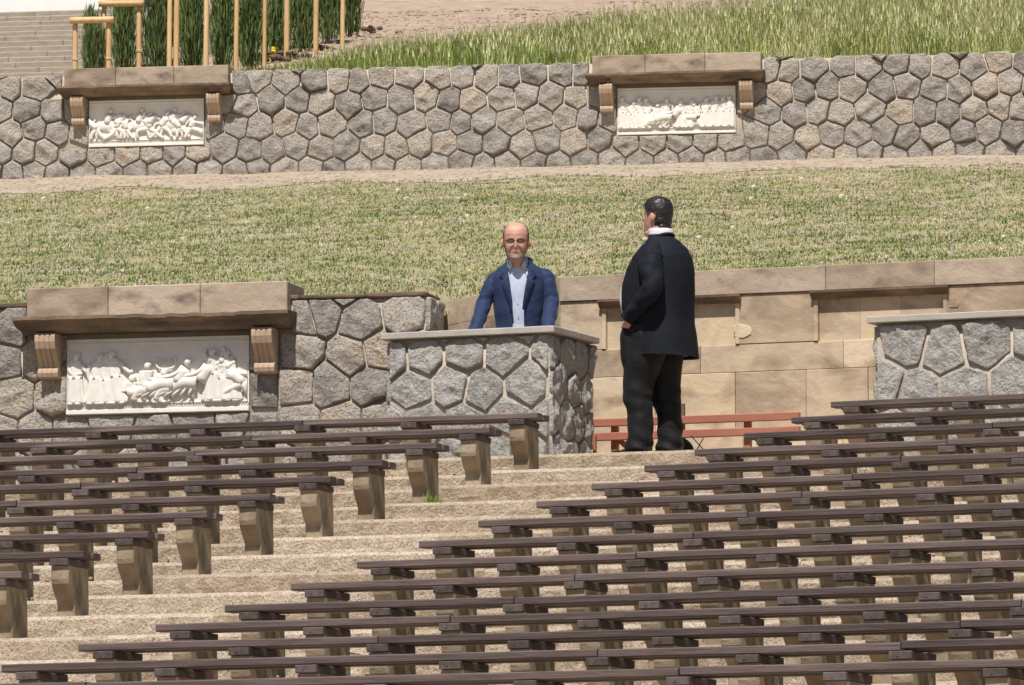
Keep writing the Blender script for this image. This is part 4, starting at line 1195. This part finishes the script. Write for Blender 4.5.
# shirt
mb = MB(); rings = []
for i in range(30):
    z = .86+.675*i/29; a, bf, bb, cy = interp(TB, z); rings.append(ring(-.004, cy, z, a*.93, bf*.96, bb*.93, 48, fn=fold(3,.02,10)))
mb.loft(rings)
for s in (-1, 1):                             # collar wings
    b0 = Vector((s*.064-.016,-.085,1.606)); b1 = Vector((s*.032-.014,-.132,1.535)); b2 = Vector((s*.060-.012,-.148,1.492)); b3 = Vector((s*.082-.014,-.110,1.57)); b4 = Vector((s*.074-.014,-.02,1.612)); b5 = Vector((s*.088-.014,-.03,1.585))
    th = Vector((0,.006,0))
    P = [b0,b1,b2,b3,b4,b5]; mb.add([p for p in P]+[p+th for p in P], [(0,1,2,3),(4,0,3,5),(6,9,8,7),(10,11,9,6),(1,7,8,2),(2,8,9,3),(3,9,11,5)])
for i in range(6): mb.blob((-.008,-.146+.01*(i > 3)-.0*i,.98+i*.085+.03),(.005,.004,.005),n=8,k=5)
fix(mb.build('shirt', M['shirtblue'], man, smooth=True))
# blazer: open-fronted shell, sleeves, lapels
mb = MB(); nT = 60; rings = []
fo = fold(8, .035, 7, 1.8)
for i in range(40):
    z = .80+.79*i/39; a, bf, bb, cy = interp(TB, z)
    g = .036+.034*max(0,(z-1.25)/.3) + .03*max(0,(1.10-z)/.3)
    hw = g/max(.05, a)
    r_ = []
    for j in range(nT+1):
        th = hw+(2*math.pi-2*hw)*j/nT; s, c = math.sin(th), math.cos(th); p = 2.3
        k = 1.09+fo(th, z)
        if z > 1.50: k += .03
        x = a*k*math.copysign(abs(s)**(2/p), s); y = -(bf if c > 0 else bb)*k*1.02*math.copysign(abs(c)**(2/p), c)
        r_.append(Vector((x-.004, cy+y, z)))
    rings.append(r_)
mb.loft(rings, closed=False, cap=False)
# turned-in front edges give the cloth its thickness
for e in (0, nT):
    mb.loft([[r_[e], r_[e]+Vector((0,.018,0)), r_[e]+Vector((.02 if e == nT else -.02,.03,0))] for r_ in rings], closed=False, cap=False)
for sh, el, wr, sd in ((SHL,EL,WL,1),(SHR,ER,WR,5)):
    o2 = Vector((.02 if sd == 1 else -.02, 0, .0))
    mb.tube([sh+o2*3.0+Vector((0,0,-.012)), sh+Vector((0,0,-.05)), (sh+el)/2, el, (el+wr)/2, wr+(el-wr)*.02], [.052,.071,.064,.058,.053,.049], n=36, sub=14, wr=.008, fold=sleeve_fold, seed=sd*3)
for s in (-1, 1):                             # lapels and collar
    T = [(.078,1.565,-.072,.012),(.094,1.52,-.110,.030),(.098,1.475,-.133,.052),(.086,1.44,-.146,.030),(.092,1.432,-.148,.044),(.078,1.36,-.156,.034),(.064,1.27,-.152,.016),(.056,1.20,-.15,.003)]
    inn = [Vector((s*(x-.020)-.008, y-.020, z)) for x,z,y,w in T]; out = [Vector((s*(x+w-.008)-.006, y-.014+.12*w, z-.012)) for x,z,y,w in T]
    back = [p+Vector((-s*.004,.022,0)) for p in out]
    mb.loft([inn, out, back], closed=False, cap=False)
mb.tube([(-.09,-.085,1.555),(-.094,-.035,1.588),(-.066,.016,1.606),(-.01,.03,1.612),(.052,.016,1.606),(.084,-.035,1.588),(.08,-.085,1.555)],[.010,.014,.015,.015,.015,.014,.010],n=10)
o = mb.build('blazer', M['blue'], man, smooth=True); fix(o)
mb = MB()
for s, x in ((-1,-.09),(1,.10)): mb.tube([(x*.9,.03,.88),(x*1.05,.02,.48),(x*1.1,.05,.06)],[.115,.085,.075],n=20,wr=.008,seed=s)
mb.build('trousers', M['trouser'], man, smooth=True)
for s, x in ((-1,-.10),(1,.11)):
    mb = MB(); mb.blob((x,-.04,.045),(.052,.15,.045),n=14,k=8); mb.build('shoe', M['leather'], man, smooth=True)

# ---- man in black on the landing (local -y is where he faces)
pk = at(661, 450, 46.86)
man2 = empty('person', (pk.x, pk.y, LAND), R(-116)); tag(man2, 'heavy man in black suit standing on the top step, hand in pocket, seen from behind', 'person')
HK = HT(Vector((0,-.028,1.642)), R(-7), R(-2), 1.04) @ Matrix.Diagonal((1.12,1.04,1,1))
TK = [(.74,.245,.235,.235,.02),(.86,.25,.245,.225,.02),(.98,.25,.255,.215,.015),(1.10,.25,.29,.215,.015),(1.24,.25,.295,.215,.02),(1.36,.248,.27,.205,.03),(1.46,.235,.225,.185,.035),(1.53,.20,.165,.16,.03),(1.585,.145,.10,.125,.015),(1.625,.095,.082,.09,.0),(1.66,.078,.074,.078,-.01)]
# person's left is local +x when facing -y
KS = {1: Vector((.232,.03,1.49)), -1: Vector((-.232,.03,1.49))}
KE = {1: Vector((.335,.085,1.20)), -1: Vector((-.262,.0,1.20))}
KW = {1: Vector((.255,-.15,.99)), -1: Vector((-.20,-.17,.99))}
LEG = {1: [(.105,-.055,.90),(.115,-.135,.47),(.115,-.115,.10)], -1: [(-.105,-.02,.90),(-.105,-.01,.48),(-.105,.035,.10)]}
def black_body(mb):
    rings = []
    for i in range(26):
        z = .80+.85*i/25; a, bf, bb, cy = interp(TK, z); rings.append(ring(0, cy, z, a*.88, bf*.88, bb*.88, 32))
    mb.loft(rings)
    mb.tube([(0,.0,1.55),(0,-.01,1.66),(0,-.025,1.76)],[.088,.082,.074],n=16)
    st = len(mb.v); head_loft(mb)
    for s in (-1,1): mb.blob((s*.082,.012,.118),(.011,.020,.033),rot=Matrix.Rotation(s*.4,4,'Z'),n=10,k=7)
    mb.blob((0,-.035,.012),(.052,.058,.040),n=14,k=9)
    xform(mb, HK, st)
    for s in (1,-1):
        mb.tube([KS[s],KE[s],KW[s]],[.05,.042,.03],n=12)
        hand(mb, KW[s], (-.42*s,-.02,-.9), (-s,0,0), s, .25)
        mb.tube(LEG[s],[.10,.065,.045],n=14); f = LEG[s][2]; mb.blob((f[0],f[1]-.03,.035),(.034,.085,.026),n=12,k=6)
body('body', man2, black_body, .006)
mb = MB(); eyes(mb); xform(mb, HK); mb.build('eyes', M['eye'], man2, smooth=True)
mb = MB()
def hairmask(t, z):
    a = abs(t)
    if a < .75: return z > .215 - .0*a
    if a < 1.30: return z > .215-(a-.75)*.11
    if a < 1.85: return z > .150 - .03*(a < 1.45)
    return z > .048 - .05*min(1, (a-1.85)/.6)
shell(mb, hairmask, .010, wide=1.0, nz=60, nt=90); mb.blob((0,.062,.042),(.066,.036,.060),n=18,k=10); mb.blob((0,.05,.10),(.078,.048,.06),n=18,k=10); xform(mb, HK); mb.build('hair', M['hairdark'], man2, smooth=True)
mb = MB(); rings = []
for i in range(24):
    z = .90+.75*i/23; a, bf, bb, cy = interp(TK, z); rings.append(ring(0, cy, z, a*.93, bf*1.02, bb*.93, 48, fn=lambda th, z: fold(13,.02,9)(th, z)+.13*G3(min(th, 2*math.pi-th), .45)*G3(z-1.16, .13)))
mb.loft(rings)
mb.loft([ring(0,.0,1.62,.088,.082,.088,32), ring(0,.0,1.66,.094,.086,.096,32), ring(0,-.006,1.682,.090,.085,.092,32)], cap=False)
mb.build('shirt', M['shirtwhite'], man2, smooth=True)
mb = MB(); nT = 72; rings = []; fo = lambda th, z: fold(21, .020, 2.2, 2.6)(th, z)+fold(5, .010, 7, 1.6)(th, z)
for i in range(52):
    z = .735+.90*i/51; a, bf, bb, cy = interp(TK, z)
    hw = .30 + .06*max(0,(1.10-z)/.35) + .10*max(0,(z-1.3)/.3); r_ = []
    for j in range(nT+1):
        th = hw+(2*math.pi-2*hw)*j/nT; s, c = math.sin(th), math.cos(th); p = 2.25
        k = 1.045+fo(th, z)
        dz = 0
        if z < 1.0: k += .018*math.sin(th*5+1)*(1.0-z)/.26 + .05*(1.0-z)/.26*(c < 0)
        if c < -.3: k += .02*G3(math.sin(th*1.0), .12)*(-1)
        x = a*k*math.copysign(abs(s)**(2/p), s); y = -(bf if c > 0 else bb)*k*math.copysign(abs(c)**(2/p), c)
        r_.append(Vector((x, cy+y, z - .02*(1-c)*.5*(z < .8))))
    rings.append(r_)
mb.loft(rings, closed=False, cap=False)
mb.loft([[p+(Vector((0,cyy,0))-Vector((p.x,p.y-0,0)))*.06+Vector((0,0,.012)) for p in rings[0]] for cyy in (0,)] + [rings[0]], closed=False, cap=False)
for e in (0, nT): mb.loft([[r_[e], r_[e]*.96+Vector((0,0,r_[e].z*.04))] for r_ in rings], closed=False, cap=False)
for s in (1,-1):
    sh, el, wr = KS[s], KE[s], KW[s]
    mb.tube([sh-Vector((s*.07,0,-.02)), sh+Vector((s*.01,0,-.07)), (sh+el)/2+Vector((s*.012,0,0)), el, (el+wr)/2, wr+(el-wr)*.01], [.075,.096,.088,.078,.068,.058], n=36, sub=14, wr=.013, fold=sleeve_fold, seed=s*4+9)
mb.tube([(-.093,-.075,1.578),(-.104,-.01,1.608),(-.072,.066,1.632),(0,.092,1.638),(.072,.066,1.632),(.104,-.01,1.608),(.093,-.075,1.578)],[.010,.013,.014,.014,.014,.013,.010],n=10)
jk = mb.build('jacket', M['black'], man2, smooth=True); fix(jk)
mb = MB(); b = KW[1]+(KE[1]-KW[1])*.16; mb.blob((b.x+.045,b.y+.03,b.z+.0),(.008,.010,.012),n=8,k=5); mb.build('button', M['button'], jk)
mb = MB()
for s in (1,-1):
    L_ = LEG[s]
    mb.tube([(L_[0][0]*.85,L_[0][1],.93),(L_[0][0],L_[0][1]-.01,.80),L_[1],(L_[1][0],(L_[1][1]+L_[2][1])/2+.01,.27),(L_[2][0],L_[2][1]-.012,.028)],[.18,.16,.112,.094,.100],n=40,sub=16,wr=.009,fold=trouser_fold,seed=s*5+2)
mb.loft([ring(0,.0,z,.225,.245,.20,32) for z in (.74,.80,.86,.92,.98)])
for s in (1,-1): mb.tube([(.185*s,-.15,.97),(.165*s,-.165,.86),(.135*s,-.15,.72),(.12*s,-.13,.58)],[.05,.085,.105,.085],n=18,sub=5)
fix(mb.build('trousers', M['trouser'], man2, smooth=True))
for s in (1,-1):
    f = LEG[s][2]; mb = MB(); rings = []
    for i in range(15):
        t = i/14; y = f[1]+.09-.32*t; w = .046*math.sin(min(1,.18+t*1.05)*math.pi)**.4*(1+.12*math.sin(t*6)); h = .085-.055*min(1, max(0,(t-.3)/.5))
        if i in (0,14): w *= .5
        rings.append([Vector((f[0]+w*math.cos(a), y, .004+h*max(0, math.sin(a))*.95)) for a in [k*math.pi/11 for k in range(12)]] )
    mb.loft(rings); fix(mb.build('shoe', M['leather'], man2, smooth=True))

# ------------------------------------------------------------------ light, sky, camera
SUN_EL, SUN_AZ = R(60), R(13)                  # azimuth measured to the camera's left of straight behind it
w_ = bpy.data.worlds.new('World'); S.world = w_; w_.use_nodes = True
nt = w_.node_tree; bg = nt.nodes['Background']; sky = nt.nodes.new('ShaderNodeTexSky'); sky.sky_type = 'NISHITA'; sky.sun_disc = False
d = Vector((-math.sin(SUN_AZ)*math.cos(SUN_EL), -math.cos(SUN_AZ)*math.cos(SUN_EL), math.sin(SUN_EL)))   # towards the sun
sky.sun_elevation = SUN_EL; sky.sun_rotation = math.atan2(d.x, d.y)
nt.links.new(sky.outputs[0], bg.inputs[0]); bg.inputs[1].default_value = .055
sl = bpy.data.lights.new('sun', 'SUN'); sl.energy = 5.0; sl.angle = R(.5); sl.color = (1, .955, .89)
so = bpy.data.objects.new('sun', sl); COL.objects.link(so); so.rotation_euler = (-d).to_track_quat('-Z', 'Y').to_euler()
cam = bpy.data.cameras.new('camera'); co = bpy.data.objects.new('camera', cam); COL.objects.link(co)
co.location = CAM; co.rotation_euler = (math.pi/2+PITCH, 0, 0); cam.sensor_width = 36; cam.lens = 36*F/W; cam.clip_end = 3000
S.camera = co
S.view_settings.view_transform = 'Standard'; S.view_settings.look = 'None'; S.view_settings.exposure = 0.22; S.view_settings.gamma = 1
